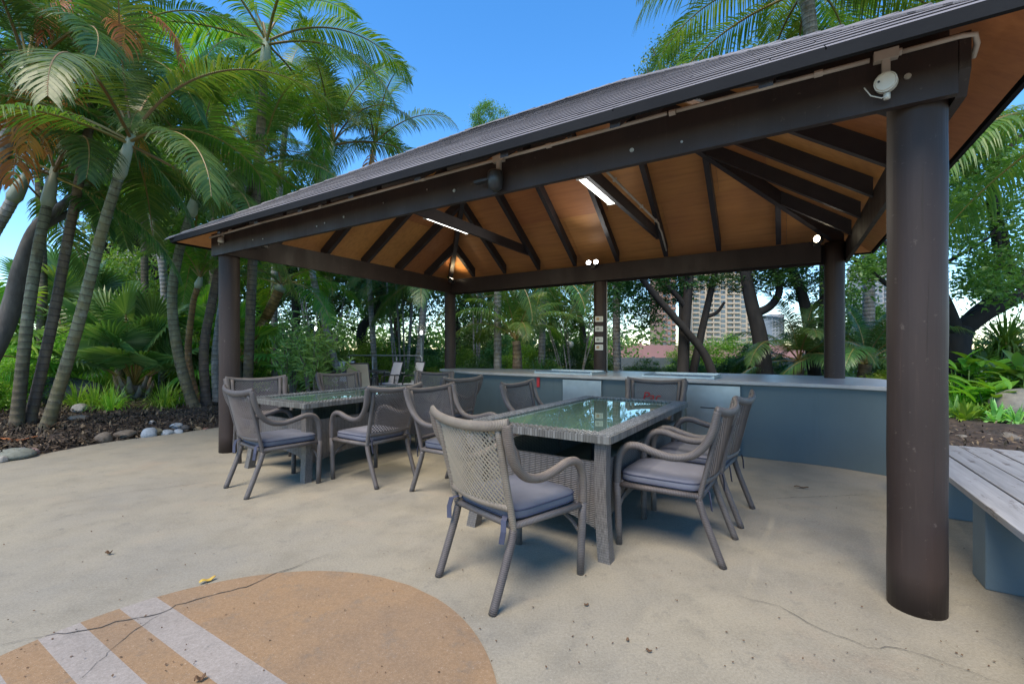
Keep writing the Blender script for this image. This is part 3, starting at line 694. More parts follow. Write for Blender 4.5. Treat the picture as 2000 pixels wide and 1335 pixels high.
def on_front(px, off=0.0):
    """point of the counter front seen in the photograph's column px, with the front's direction"""
    k = (px - 1000) / FPX
    for p, q in zip(fr_in[:-1], fr_in[1:]):
        fp = p.x - k * p.y; fq = q.x - k * q.y
        if fp <= 0 <= fq: t = fp / (fp - fq); c = p.lerp(q, t); d = (q - p).normalized(); return c + Vector((d.y, -d.x)) * off, d
def steel_door(px0, px1, z0, z1, handle, nm):
    a, d = on_front(px0); c, _ = on_front(px1); d = (c - a).normalized(); n = Vector((d.y, -d.x)); m_ = (a + c) / 2; an = math.atan2(d.y, d.x); wd = (c - a).length
    b = MB(); b.box((0, 0, (z0 + z1) / 2), (wd, .022, z1 - z0)); o = b.build('cabinet_door', M['steel'], ct); o.location = (m_.x - O.x + n.x * .02, m_.y - O.y + n.y * .02, 0); o.rotation_euler = (0, 0, an); o['label'] = nm
    b = MB(); b.box((wd * handle, -.0135, z1 - (z1 - z0) * .36), (wd * .46, .006, .012)); b.build('handle_slot', M['blackplastic'], o)
    b = MB(); b.box((0, -.002, z1 + .006), (wd + .02, .02, .01)); b.build('shadow_gap_strip', M['blackplastic'], o)
steel_door(1101, 1176, .07, .815, .1, 'brushed steel door left of the notice post')
steel_door(1342, 1446, .07, .815, .0, 'brushed steel door behind the right table')
def hotplate(pA, pB, depth, nm):
    a, b_ = Vector(pA), Vector(pB); d = (b_ - a).normalized(); n = Vector((-d.y, d.x)); m_ = (a + b_) / 2 + n * depth / 2; an = math.atan2(d.y, d.x); l = (b_ - a).length
    e = empty('hotplate', (m_.x - O.x, m_.y - O.y, ZT), an); e.parent = ct; e['label'] = nm
    b = MB(); b.box((0, 0, .012), (l, depth, .022)); b.build('cook_top', M['steel'], e)
    for s in (-1, 1):
        b = MB(); b.box((s * (l / 2 - .015), 0, .03), (.03, depth, .014)); b.build('rim', M['steel'], e)
    b = MB(); b.box((0, depth / 2 - .012, .036), (l - .062, .02, .026)); b.build('rim', M['steel'], e)
    for q in (-.1, .06): b = MB(); b.tube([(q, -depth / 2 + .12, .024), (q, -depth / 2 + .12, .06)], .004, 6); b.build('pin', M['bolt'], e)
hotplate((.35, 6.98), (1.15, 6.42), .5, 'steel cooking plate left of the notice post')
hotplate((1.75, 6.02), (2.5, 5.52), .55, 'steel cooking plate right of the notice post')
b = MB(); c, d = on_front(1052, .012); b.box((0, 0, 0), (.05, .016, .15)); b.box((0, 0, .085), (.016, .01, .03)); rt = b.build('fire_tag', M['red']); rt.location = (c.x, c.y, .76); rt.rotation_euler = (0, 0, math.atan2(d.y, d.x)); bv = rt.modifiers.new('bevel', 'BEVEL'); bv.width = .006; bv.segments = 2
tag(rt, 'small red tab fixed to the counter front left of the steel doors', 'tab')

# ================================================================== BENCH
V0 = 2.861; P0 = .541                                                # the near post's coordinates in the bench frame
def BL(perp, v): return Vector((perp - P0, v - V0, 0))
bench = empty('bench', A0, -TH); tag(bench, 'weathered grey slatted bench on blue grey blocks right of the near post', 'bench')
edges = [.86, 1.036, 1.211, 1.398, 1.57]
for i in range(4):
    a, c = edges[i] + .006, edges[i + 1] - .006
    b = MB(); b.box((0, 0, 0), (c - a, 4.1, .036)); o = b.build('slat', M['benchwood'], bench)
    o.location = BL((a + c) / 2, 5.03 - 2.05 + (.008, -.006, .01, 0)[i]) + Vector((0, 0, .44)); o.rotation_euler = (R((.5, -.3, .4, -.2)[i] * 0), 0, R((.05, -.1, .08, 0)[i]))
    bv = o.modifiers.new('bevel', 'BEVEL'); bv.width = .004; bv.segments = 2
for v in (1.35, 2.25, 3.35, 4.58):
    b = MB(); b.box((0, 0, .2095), (.62, .19, .419)); o = b.build('support', M['benchteal'], bench); o.location = BL(.885 + .31, v)
    bv = o.modifiers.new('bevel', 'BEVEL'); bv.width = .006; bv.segments = 2

# ================================================================== WICKER CHAIRS
def wsmooth(pts, it=2):
    P = [Vector(p) for p in pts]
    for _ in range(it):
        q = [P[0]]
        for a, b in zip(P[:-1], P[1:]): q += [a * .75 + b * .25, a * .25 + b * .75]
        q.append(P[-1]); P = q
    return P
def backY(z, x=0): return -.185 - (z - .40) * .235 - .032 * (1 - (x / .235) ** 2)
def cushion_mesh(w, d, h, n=12):
    b = MB(); K = n; rows = []
    prof = [(0, .90), (.012, .975), (h * .35, 1), (h * .65, 1), (h - .012, .975), (h, .90)]
    ring = []
    m_ = 40
    def se(a, rx, ry, e=.32):
        c, s = math.cos(a), math.sin(a); return (rx * math.copysign(abs(c) ** e, c), ry * math.copysign(abs(s) ** e, s))
    for z, sc in prof:
        ring.append([(*se(2 * math.pi * i / m_, w / 2 * (1 - (1 - sc) * .35), d / 2 * (1 - (1 - sc) * .35)), z) for i in range(m_)])
    for f, dz in ((.72, .010), (.4, .018), (.12, .020)):
        ring.append([(*se(2 * math.pi * i / m_, w / 2 * f, d / 2 * f, .45), h + dz * .8) for i in range(m_)])
    for rg in ring: b.v += rg
    for k in range(len(ring) - 1):
        for i in range(m_): i2 = (i + 1) % m_; b.face((k * m_ + i, k * m_ + i2, (k + 1) * m_ + i2, (k + 1) * m_ + i))
    b.face([(len(ring) - 1) * m_ + i for i in range(m_)]); b.face([i for i in range(m_ - 1, -1, -1)])
    pip = [MB(), ]
    for z in (.012, h - .010): pp = [(*se(2 * math.pi * i / m_, w / 2 * .995, d / 2 * .995), z) for i in range(m_ + 1)]; pip[0].tube(pp, .0045, 6, False)
    return b, pip[0]
def make_chair(name):
    t = empty(name)
    b = MB()
    for s in (-1, 1): b.tube(wsmooth([(s * .238, -.175, .36), (s * .243, -.187, .42), (s * .25, -.235, .62), (s * .262, -.295, .885)], 1), .021, 8, True, .72)
    top = wsmooth([(-.33, -.285, .905), (-.285, -.30, .895), (-.2, -.318, .878), (0, -.332, .868), (.2, -.318, .878), (.285, -.30, .895), (.33, -.285, .905)], 2)
    b.tube(top, .026, 10, True, .62)
    b.tube(wsmooth([(-.24, backY(.475, .235), .475), (0, backY(.475), .47), (.24, backY(.475, .235), .475)], 2), .02, 8, True, .7)
    b.build('back_frame', M['wicker'], t, True)
    # woven panel: two crossing families of flat strands
    b = MB(); x0, x1, z0, z1 = -.232, .232, .485, .858; sp_ = .0285; wd = .0037; th = .0016
    for fam in (0, 1):
        sg = 1 if fam == 0 else -1; off = .0022 * sg
        c = z0 - (x1 - x0) - .1
        while c < z1 + (x1 - x0) + .1:
            pts = []
            for q in range(0, 13):
                x = x0 + (x1 - x0) * q / 12; z = c + sg * (x - x0) * 1.0 + (0 if sg > 0 else (x1 - x0)); pts.append((x, z))
            c += sp_
            seg = [(x, z) for x, z in pts if z0 <= z <= z1]
            full = []
            for (xa, za), (xb, zb) in zip(pts[:-1], pts[1:]):          # clip to the panel
                if za == zb: continue
                ta, tb = 0, 1
                for lim, s2 in ((z0, 1), (z1, -1)):
                    fa, fb = s2 * (za - lim), s2 * (zb - lim)
                    if fa < 0 and fb < 0: ta = 2; break
                    if fa < 0: ta = max(ta, fa / (fa - fb))
                    elif fb < 0: tb = min(tb, fa / (fa - fb))
                if ta < tb: full.append(((xa + (xb - xa) * ta, za + (zb - za) * ta), (xa + (xb - xa) * tb, za + (zb - za) * tb)))
            if not full: continue
            line = [full[0][0]] + [f[1] for f in full]; base = len(b.v)
            for x, z in line:
                y = backY(z, x) + off; k = wd * .7071
                for (dx, dz) in ((-k * sg, k), (k * sg, -k)):
                    b.v.append((x + dx, y - th, z + dz)); b.v.append((x + dx, y + th, z + dz))
            for i in range(len(line) - 1):
                a = base + 4 * i; e_ = a + 4
                for (p, q) in ((0, 2), (3, 1), (1, 0), (2, 3)): b.face((a + p, a + q, e_ + q, e_ + p))
    stuff(b.build('woven_back', M['backstrand'], t))
    for s in (-1, 1):
        path = wsmooth([(s * .318, -.288, .90), (s * .312, -.268, .80), (s * .302, -.225, .70), (s * .292, -.15, .625), (s * .287, -.04, .598), (s * .285, .08, .622), (s * .283, .17, .652), (s * .28, .25, .64), (s * .273, .298, .575), (s * .268, .312, .48), (s * .265, .312, .40)], 2)
        k = len(path); rad = [.036 - .013 * min(1, i / (k * .35)) for i in range(k)]; fl = [.55 + .5 * min(1, i / (k * .4)) for i in range(k)]
        b = MB(); b.tube(path, rad, 10, True, fl); b.build('arm', M['wicker'], t, True)
        b = MB(); b.tube([(s * .265, .312, .402), (s * .262, .312, .3), (s * .258, .308, .14), (s * .255, .305, 0)], [.0235, .023, .022, .021], 10); b.build('leg', M['wicker'], t, True)
        b = MB(); b.tube(wsmooth([(s * .238, -.172, .37), (s * .238, -.19, .3), (s * .238, -.25, .14), (s * .237, -.305, 0)], 1), .021, 10); b.build('leg', M['wicker'], t, True)
    b = MB()
    b.tube([(-.235, -.18, .385), (.235, -.18, .385)], .018, 8); b.tube([(-.262, .3, .385), (.262, .3, .385)], .018, 8)
    for s in (-1, 1): b.tube([(s * .242, -.18, .385), (s * .262, .3, .385)], .018, 8)
    b.build('seat_frame', M['wicker'], t, True)
    b = MB(); b.box((0, .06, .392), (.47, .46, .012)); b.build('seat_pan', M['weave'], t)
    b = MB(); b.tube(wsmooth([(-.258, .308, .22), (-.17, .306, .30), (0, .304, .335), (.17, .306, .30), (.258, .308, .22)], 2), .011, 6, True); b.build('arched_stretcher', M['wicker'], t, True)
    cb, pb = cushion_mesh(.49, .50, .058)
    cu = cb.build('cushion', M['cushion'], t, True); cu.location = (0, .065, .402)
    pb.build('piping', M['piping'], cu, True)
    for s in (-1, 1):
        b = MB(); P = [Vector((s * .2, -.19, .43)), Vector((s * .225, -.225, .42)), Vector((s * .235, -.235, .37)), Vector((s * .225, -.24, .31))]
        for i in range(3):
            wv_ = Vector((.012, .006, 0)); b.add([P[i] - wv_, P[i] + wv_, P[i + 1] + wv_, P[i + 1] - wv_] + [q + Vector((0, -.003, 0)) for q in (P[i] - wv_, P[i] + wv_, P[i + 1] + wv_, P[i + 1] - wv_)], [(0, 1, 2, 3), (7, 6, 5, 4), (0, 3, 7, 4), (1, 5, 6, 2)])
        b.build('tie', M['piping'], t)
    return t
def face_rz(d): return math.atan2(d[1], d[0]) - math.pi / 2
chair = make_chair('wicker_chair')
CH = [((-.018, 2.47), (.753, .658), 'warm lit tan wicker armchair in front with its back to the viewer', 'armchairs round the right table'),
      ((1.082, 2.905), (-.829, .559), 'wicker armchair at the near right side of the right table', 'armchairs round the right table'),
      ((1.50, 3.49), (-.80, .60), 'wicker armchair at the right side of the right table, second from the viewer', 'armchairs round the right table'),
      ((1.50, 4.86), (-.50, -.866), 'wicker armchair with red lettering at the far end of the right table', 'armchairs round the right table'),
      ((.31, 4.51), (.85, -.527), 'wicker armchair pushed in at the far left side of the right table', 'armchairs round the right table'),
      ((-.50, 3.97), (.85, -.527), 'dark wicker armchair pulled back between the two tables, facing the right table', 'armchairs round the right table'),
      ((-1.33, 4.35), (-.835, .55), 'wicker armchair with a dark blue cushion on the near right side of the left table', 'armchairs round the left table'),
      ((-2.2, 4.1), (.64, .768), 'wicker armchair at the near end of the left table, left of all others', 'armchairs round the left table'),
      ((-2.98, 5.3), (.62, -.785), 'wicker armchair behind the left table beside the front left post', 'armchairs round the left table'),
      ((-2.35, 6.4), (.72, -.69), 'wicker armchair behind the middle of the left table below the oleander', 'armchairs round the left table'),
      ((-1.30, 6.62), (-.35, -.937), 'wicker armchair at the far end of the left table below the railing', 'armchairs round the left table'),
      ((-.82, 5.7), (-.75, .66), 'wicker armchair at the far right side of the left table beside the counter end', 'armchairs round the left table')]
for i, (p, d, lb, gr) in enumerate(CH):
    o = chair if i == 0 else copy_tree(chair)
    o.location = (p[0], p[1], 0); o.rotation_euler = (0, 0, face_rz(d)); tag(o, lb, 'armchair', gr)
    if i == 0: first = o
    if i == 3: c4 = o
# warm light on the front chair is put into its frame and weave colours
for ch in first.children:
    if ch.name.split('.')[0] in ('back_frame', 'arm', 'woven_back'):
        ch.data = ch.data.copy(); ch.data.materials[0] = M['strand_warmlit'] if ch.name.startswith('woven') else M['wicker_warmlit']
def text_mesh(name, body, size, m, parent, loc, rot, shear=0):
    cu = bpy.data.curves.new(name, 'FONT'); cu.body = body; cu.size = size; cu.extrude = .001; cu.shear = shear; cu.align_x = 'CENTER'
    tmp = bpy.data.objects.new(name, cu); C.objects.link(tmp); dg = bpy.context.evaluated_depsgraph_get()
    me = bpy.data.meshes.new_from_object(tmp.evaluated_get(dg)); bpy.data.objects.remove(tmp); me.materials.append(m)
    o = obj(name, me, parent, loc); o.rotation_euler = rot; return o
tx = text_mesh('red_mark', 'Pac', .15, M['red'], c4, (.045, backY(.66) + .012, .66), (R(103), 0, R(180)), .25); tx['label'] = 'red lettering on the woven back'

# ================================================================== GLASS TOPPED TABLES
def make_table(name, LN=2.06, WD=1.05, H=.745):
    t = empty(name)
    rim = .105
    b = MB(); b.box((0, 0, H - .0215), (WD - 2 * rim - .004, LN - 2 * rim - .004, .008)); b.build('glass_pane', M['glass'], t)
    b = MB()
    for s in (-1, 1):
        b.box((s * (WD / 2 - rim / 2), 0, H - .028), (rim - .012, LN - .012, .034)); b.box((0, s * (LN / 2 - rim / 2), H - .028), (WD - 2 * rim + .01, rim - .012, .0336))
    b.build('rim_core', M['blackplastic'], t)
    # woven rim: short strands wrapped round the edge in an over-and-under pattern
    r = random.Random(11); b = MB(); p = .0185
    def wrap(c, along, inward, n_in, lead):
        for q in range(n_in):
            up = .0045 if (lead + q) % 2 else .0005; a = .45 if (lead + q) % 2 else -.2
            cc = c + inward * ((q + .5) * rim / n_in) + Vector((0, 0, H - .010 + up + r.random() * .001))
            m_ = Matrix((along * .0165, inward * (rim / n_in * 1.02), Vector((0, 0, .012)))).transposed()
            sk = Matrix.Rotation(a * .6, 3, 'Z')
            P = [Vector((x, y, z)) for z in (-.5, .5) for y in (-.5, .5) for x in (-.5, .5)]
            P = [sk @ (m_ @ Vector((v.x * (.72 if v.z > 0 else 1), v.y * (.86 if v.z > 0 else 1), v.z))) + cc for v in P]
            b.add(P, [(0, 2, 3, 1), (4, 5, 7, 6), (0, 1, 5, 4), (2, 6, 7, 3), (0, 4, 6, 2), (1, 3, 7, 5)])
        up = r.random() * .002; cc = c + Vector((0, 0, H - .03)) - inward * (.001 + up)
        b.box(cc, (.0165 if abs(along.x) > .5 else .012, .0165 if abs(along.y) > .5 else .012, .044))
    n1 = int(LN / p)
    for i in range(n1):
        y = -LN / 2 + (i + .5) * LN / n1
        for s in (-1, 1): wrap(Vector((s * WD / 2, y, 0)), Vector((0, 1, 0)), Vector((-s, 0, 0)), 5, i)
    n2 = int((WD - 2 * rim) / p)
    for i in range(n2):
        x = -WD / 2 + rim + (i + .5) * (WD - 2 * rim) / n2
        for s in (-1, 1): wrap(Vector((x, s * LN / 2, 0)), Vector((1, 0, 0)), Vector((0, -s, 0)), 5, i)
    for sx in (-1, 1):
        for sy in (-1, 1):
            for i in range(6): b.box((sx * (WD / 2 - rim * (i + .5) / 6), sy * (LN / 2 + .001), H - .03), (.0165, .012, .044))
    stuff(b.build('woven_rim', M['strand'], t))
    for sx in (-1, 1):
        for sy in (-1, 1):
            b = MB(); k = 9; base = len(b.v)
            for i in range(k):
                z = (H - .045) * (1 - i / (k - 1)); f = i / (k - 1); o_ = .012 * math.sin(f * math.pi) * -1 + .035 * f ** 2
                cx, cy = sx * (WD / 2 - .065 + o_), sy * (LN / 2 - .065 + o_); h_ = .037
                b.v += [(cx - h_, cy - h_, z), (cx + h_, cy - h_, z), (cx + h_, cy + h_, z), (cx - h_, cy + h_, z)]
            for i in range(k - 1):
                for j in range(4): j2 = (j + 1) % 4; b.face((base + i * 4 + j, base + (i + 1) * 4 + j, base + (i + 1) * 4 + j2, base + i * 4 + j2))
            b.face((base, base + 1, base + 2, base + 3)); q = base + (k - 1) * 4; b.face((q + 3, q + 2, q + 1, q))
            b.build('leg', M['legweave'], t)
    # woven base: flared box panels with arched lower edges between the legs
    def panel(ax, s, half, off):
        b = MB(); n = 12; top = []; bot = []; th = .022
        for i in range(n + 1):
            x = -half + 2 * half * i / n; zb = .13 + .10 * (1 - (x / half) ** 2); top.append((x, .56)); bot.append((x, zb))
        def P(x, z, o_):
            w_ = off + o_ - .05 * (1 - z / .56); return (s * w_, x, z) if ax == 0 else (x, s * w_, z)
        for i in range(n):
            q = [P(*top[i], 0), P(*top[i + 1], 0), P(*bot[i + 1], 0), P(*bot[i], 0), P(*top[i], -th), P(*top[i + 1], -th), P(*bot[i + 1], -th), P(*bot[i], -th)]
            b.add(q, [(0, 1, 2, 3), (7, 6, 5, 4), (0, 4, 5, 1), (3, 2, 6, 7)])
        b.build('base_panel', M['weave'], t)
    for s in (-1, 1): panel(0, s, LN / 2 - .115, WD / 2 - .075); panel(1, s, WD / 2 - .115, LN / 2 - .075)
    b = MB(); b.box((0, 0, .30), (WD - .24, LN - .24, .02)); b.build('shelf', M['blackplastic'], t)
    b = MB(); b.tube([(0, 0, .31), (0, 0, H - .03)], .03, 10); b.build('centre_tube', M['blackplastic'], t)
    return t
tb = make_table('glass_table')
for i, (corner, d, lb) in enumerate((((.564, 2.588), (.548, .836), 'wicker dining table with a reflecting glass top on the right, nearest the viewer'),
                                     ((-1.93, 4.16), (.53, .848), 'wicker dining table with a glass top on the left, by the front left post'))):
    o = tb if i == 0 else copy_tree(tb)
    d = Vector(d); n = Vector((-d.y, d.x)); c = Vector(corner) + d * 1.03 + n * .525
    o.location = (c.x, c.y, 0); o.rotation_euler = (0, 0, face_rz(d)); tag(o, lb, 'table', 'glass topped wicker tables')

# ================================================================== VEGETATION TOOLS
def frond_mesh(name, Ln, elev, droop, nl, ll, wd, m, seed, vee=.35, hang=.55, start=.16, gap=0.0):
    """one feather-leaf: arching midrib along +X with two ranks of drooping leaflets; m = [leaf material, midrib material]"""
    r = random.Random(seed); b = MB(); K = 22; P = [Vector((0, 0, 0))]; T = []
    for i in range(K):
        s_ = i / K; a = elev - droop * s_ ** 1.35; d = Vector((math.cos(a), .0, math.sin(a))); T.append(d); P.append(P[-1] + d * Ln / K)
    T.append(T[-1]); bend = r.uniform(-.12, .12) * Ln
    P = [p + Vector((0, bend * (i / K) ** 2, 0)) for i, p in enumerate(P)]
    b.cur = 1; b.tube(P, [max(.0025, .019 * (Ln / 2.5) * (1 - i / K) ** .8) for i in range(K + 1)], 5, False, 1.2); b.cur = 0
    for i in range(nl):
        s_ = start + (1 - start) * (i + .5) / nl; q = s_ * K; k = min(int(q), K - 1); p = P[k].lerp(P[k + 1], q - k); t = T[k]
        side_up = Vector((-t.z, 0, t.x))
        env = (.42 + .58 * math.sin(math.pi * min(1, (s_ - start) / (1 - start)) ** .75)) * (1 if s_ < .93 else .75)
        for sg in (-1, 1):
            if r.random() < gap: continue
            l = ll * env * r.uniform(.88, 1.1); fw = .35 + .75 * s_ ** 2 + r.uniform(-.08, .08)
            d = (Vector((0, sg, 0)) + t * fw + side_up * (vee + r.uniform(-.1, .1))).normalized()
            wv_ = (t - d * t.dot(d)).normalized(); pts = [p]; dd = d.copy(); n = 4; hg = hang * r.uniform(.7, 1.35)
            for j in range(n):
                dd = (dd + Vector((0, 0, -hg * (.15 + .25 * j)))).normalized(); pts.append(pts[-1] + dd * l / n)
            ws = [wd * .45, wd, wd * .95, wd * .6, 0]; base = len(b.v)
            for j in range(n): b.v.append(tuple(pts[j] - wv_ * ws[j] / 2)); b.v.append(tuple(pts[j] + wv_ * ws[j] / 2))
            b.v.append(tuple(pts[n]))
            for j in range(n - 1): b.face((base + 2 * j, base + 2 * j + 1, base + 2 * j + 3, base + 2 * j + 2))
            b.face((base + 2 * n - 2, base + 2 * n - 1, base + 2 * n))
    return b.mesh(name, m)
def frond_set(prefix, leaf, Ln=2.5, nl=92, ll=.56, wd=.0205, seed=1, petiole='petiole', hang=.5):
    out = []
    for j, (e, d) in enumerate(((84, 50), (72, 82), (58, 100), (42, 108), (24, 98), (4, 80), (-22, 52))):
        out.append(frond_mesh(prefix, Ln * (.85, .95, 1, 1.03, 1.02, 1, .95)[j], R(e), R(d), nl, ll, wd, [M[leaf], M[petiole]], seed * 10 + j, .32 - .06 * j, hang))
    return out
FS = {'dark': frond_set('frond', 'frond_dark', seed=1), 'mid': frond_set('frond', 'frond_mid', seed=2), 'bright': frond_set('frond', 'frond_bright', seed=3),
      'fine': frond_set('frond', 'frond_mid', 2.2, 66, .46, .017, 4), 'finedark': frond_set('frond', 'frond_dark', 2.4, 70, .49, .018, 6), 'coco': frond_set('frond', 'frond_mid', 3.0, 76, .74, .026, 5, hang=.75)}
DEAD = [frond_mesh('dead_frond', 1.5, R(-50), R(38), 46, .42, .02, [M['frond_dead'], M['frond_dead']], 71, .1, 1.1, .2, .25), frond_mesh('dead_frond', 1.3, R(-25), R(70), 42, .42, .022, [M['frond_dead'], M['frond_dead']], 72, .1, .9, .2, .3)]
def palm(label, path, r0, r1, fs, n, trunk='trunk_pale', shaft=.55, seed=1, scale=1.0, group=None, tilt=0, dead=0, az=None, lo=0, hi=6, cat='palm', flare=1.5, sect=10):
    """path: world points of the trunk from base to crown; n fronds spread by the golden angle from upright to hanging"""
    r = random.Random(seed); P = [Vector(p) for p in path]; base = P[0].copy(); t = empty('palm_tree', base)
    tag(t, label, cat, group); Sx = spline([p - base for p in P], 8)
    # ringed trunk: small steps at the leaf scars
    L_ = [0]
    for a, b_ in zip(Sx[:-1], Sx[1:]): L_.append(L_[-1] + (b_ - a).length)
    tot = L_[-1]; pts = []; rad = []; d = 0; k = 0
    def at(x):
        for i in range(len(L_) - 1):
            if L_[i + 1] >= x: return Sx[i].lerp(Sx[i + 1], (x - L_[i]) / max(1e-6, L_[i + 1] - L_[i]))
        return Sx[-1]
    while d < tot:
        step = .105 * r.uniform(.7, 1.3)
        f = d / tot; rr = r0 + (r1 - r0) * f; rr *= 1 + (flare - 1) * math.exp(-d / .12)
        pts += [at(d), at(min(tot, d + step * .82))]; rad += [rr * 1.03, rr * .975]; d += step
    b = MB(); b.tube(pts, rad, sect); b.build('trunk', M[trunk], t, True)
    top = Sx[-1]; dirn = (Sx[-1] - Sx[-4]).normalized(); tip = top
    if shaft:
        tip = top + dirn * shaft
        b = MB(); b.tube([top - dirn * .03, top + dirn * .06, top + dirn * shaft * .5, tip], [r1 * 1.0, r1 * 1.35, r1 * 1.15, r1 * .7], 10); b.build('crownshaft', M['shaft'], t, True)
    a0 = r.uniform(0, 6.28)
    for i in range(n):
        f = i / max(1, n - 1); cls = lo + (hi - lo) * f ** .9; cls = int(round(min(6, max(0, cls + r.uniform(-.5, .5)))))
        a = (a0 + i * 2.39996 + r.uniform(-.2, .2)) if az is None else az[i % len(az)] + r.uniform(-.15, .15)
        o = obj('frond', FS[fs][cls], t); o.location = tip - dirn * (shaft * .25 * f); sc = scale * r.uniform(.88, 1.1); o.scale = (sc, sc, sc)
        o.rotation_euler = (r.uniform(-.16, .16), 0, a)
    for i in range(dead):
        o = obj('dead_frond', DEAD[i % 2], t); o.location = tip - dirn * shaft * .5; o.rotation_euler = (0, 0, r.uniform(-2.2, .6)); o.scale = (scale,) * 3
    return t
def hang_dead(t, p, az, k, sc):
    o = obj('dead_frond', DEAD[k], t); o.location = Vector(p) - t.location; o.rotation_euler = (0, 0, az); o.scale = (sc,) * 3
def fan_mesh(name, Rr, nseg, pet, elev, m, seed, split=.55, spread=150, droop=.5):
    """fan leaf: stalk along +X then a pleated fan of joined, splitting segments"""
    r = random.Random(seed); b = MB(); d = Vector((math.cos(elev), 0, math.sin(elev))); hub = d * pet
    b.cur = 1; b.tube([Vector((0, 0, 0)), d * pet * .5 + Vector((0, 0, .03)), hub], [.022, .016, .011], 5, False); b.cur = 0
    e2 = elev - .25; fx = Vector((math.cos(e2), 0, math.sin(e2))); fy = Vector((0, 1, 0)); fn = fx.cross(fy)
    for i in range(nseg):
        a0 = R(-spread + 2 * spread * i / nseg); a1 = R(-spread + 2 * spread * (i + 1) / nseg); am = (a0 + a1) / 2
        l = Rr * (.80 + .2 * math.cos(am * .6)) * r.uniform(.93, 1.05)
        def pt(a, q, lift=0):
            v = fx * math.cos(a) + fy * math.sin(a); p = hub + v * q + fn * (lift - .12 * q * abs(math.sin(a)))
            if q > Rr * split: p = p + Vector((0, 0, -droop * (q - Rr * split) ** 1.6 * r.uniform(.8, 1.2)))
            return p
        s1 = Rr * split; base = len(b.v)
        for (a, q, lf) in ((am, .02, 0), (a0, s1, -.012), (am, s1, .022), (a1, s1, -.012), (am + (a0 - am) * .55, s1 + (l - s1) * .5, 0), (am, s1 + (l - s1) * .5, .012), (am + (a1 - am) * .55, s1 + (l - s1) * .5, 0), (am, l, 0)): b.v.append(tuple(pt(a, q, lf)))
        for f in ((0, 1, 2), (0, 2, 3), (1, 4, 5, 2), (2, 5, 6, 3), (4, 7, 5), (5, 7, 6)): b.face([base + q for q in f])
    return b.mesh(name, m)
FAN = {'g': [fan_mesh('fan_leaf', .88, 40, 1.5 - .1 * j, R((86, 76, 66, 54, 36, 10)[j]), [M['fan'], M['petiole']], 20 + j) for j in range(6)],
       'b': [fan_mesh('fan_leaf', .62, 32, .8, R((82, 66, 48, 30, 12, -8)[j]), [M['fan_bright'], M['petiole']], 30 + j, droop=1.1) for j in range(6)]}
def fan_palm(label, base, n, key, scale=1.0, trunk_h=.5, tr=.2, seed=1, group=None, boots=0):
    r = random.Random(seed); t = empty('fan_palm', base); tag(t, label, 'palm', group)
    b = MB(); b.tube([(0, 0, -.05), (0, 0, trunk_h * .5), (.02, 0, trunk_h)], [tr * 1.1, tr, tr * .7], 12); b.build('trunk', M['bark_grey'], t, True)
    for i in range(boots):
        a = i * 2.4; d = Vector((math.cos(a), math.sin(a), 0)); z = trunk_h * (.1 + .75 * i / boots); bb = MB(); p0 = d * tr * .8 + Vector((0, 0, z))
        bb.tube([p0, p0 + d * .09 + Vector((0, 0, .12)), p0 + d * .17 + Vector((0, 0, .3 + .1 * r.random()))], [.05, .04, .018], 6, True, 1.6); bb.build('leaf_base', M['straw_solid'], t, True)
    for i in range(n):
        f = i / (n - 1); c = min(5 if key == 'b' else 4, max(0, int(round(5 * f ** .95 + r.uniform(-.5, .5)))))
        o = obj('fan_leaf', FAN[key][c], t); o.location = (0, 0, trunk_h * .95); o.rotation_euler = (r.uniform(-.3, .3), 0, i * 2.39996 + r.uniform(-.2, .2)); s_ = scale * r.uniform(.85, 1.1); o.scale = (s_,) * 3
    return t
M['straw_solid'] = mat('straw_solid', (.24, .17, .12), (.33, .26, .2), 9, .8, .4, 30)
def leaves_np(cent, size, seed, aspect=.42, up=.35, droop=.25, bend=.18):
    """leaf blades (4-vertex folded diamonds) at the given points -> arrays"""
    r = np.random.RandomState(seed); n = len(cent)
    d = r.normal(size=(n, 3)); d[:, 2] = d[:, 2] * .6 - droop; d /= np.linalg.norm(d, axis=1)[:, None]
    q = r.normal(size=(n, 3)); q[:, 2] += up * 3; sd_ = np.cross(d, q); sd_ /= np.linalg.norm(sd_, axis=1)[:, None]
    nm = np.cross(sd_, d); l = size * r.uniform(.65, 1.25, n)[:, None]
    V_ = np.empty((n, 4, 3)); V_[:, 0] = cent; V_[:, 1] = cent + d * l * .5 + sd_ * l * aspect * .5 + nm * l * bend * .5; V_[:, 2] = cent + d * l; V_[:, 3] = cent + d * l * .5 - sd_ * l * aspect * .5 + nm * l * bend * .5
    i = np.arange(n)[:, None] * 4; F = np.concatenate([i + np.array([[0, 1, 2]]), i + np.array([[0, 2, 3]])], 1).reshape(-1, 3)
    return V_.reshape(-1, 3), F
def cluster_points(r, n_cl, n_lf, shell=.55, spread=.17, flat=1.0, low=-.75):
    c = []
    while len(c) < n_cl:
        p = r.uniform(-1, 1, 3); q = np.linalg.norm(p)
        if q > 1 or q < shell * r.uniform(0, 1.2) or p[2] < low: continue
        c.append(p)
    c = np.array(c); k = r.poisson(n_lf, n_cl); sp_ = spread * r.uniform(.6, 1.3, n_cl)
    pts = np.concatenate([c[i] + r.normal(size=(k[i], 3)) * sp_[i] * np.array([1, 1, .75]) for i in range(n_cl)])
    return pts * np.array([1, 1, flat]), c * np.array([1, 1, flat])
def crown_mesh(name, m, n_cl, n_lf, leaf, seed, **kw):
    asp = kw.pop('aspect', .42); up = kw.pop('up', .35); r = np.random.RandomState(seed); p, c = cluster_points(r, n_cl, n_lf, **kw); V_, F = leaves_np(p, leaf, seed + 1, asp, up); return np_mesh(name, V_, F, m)
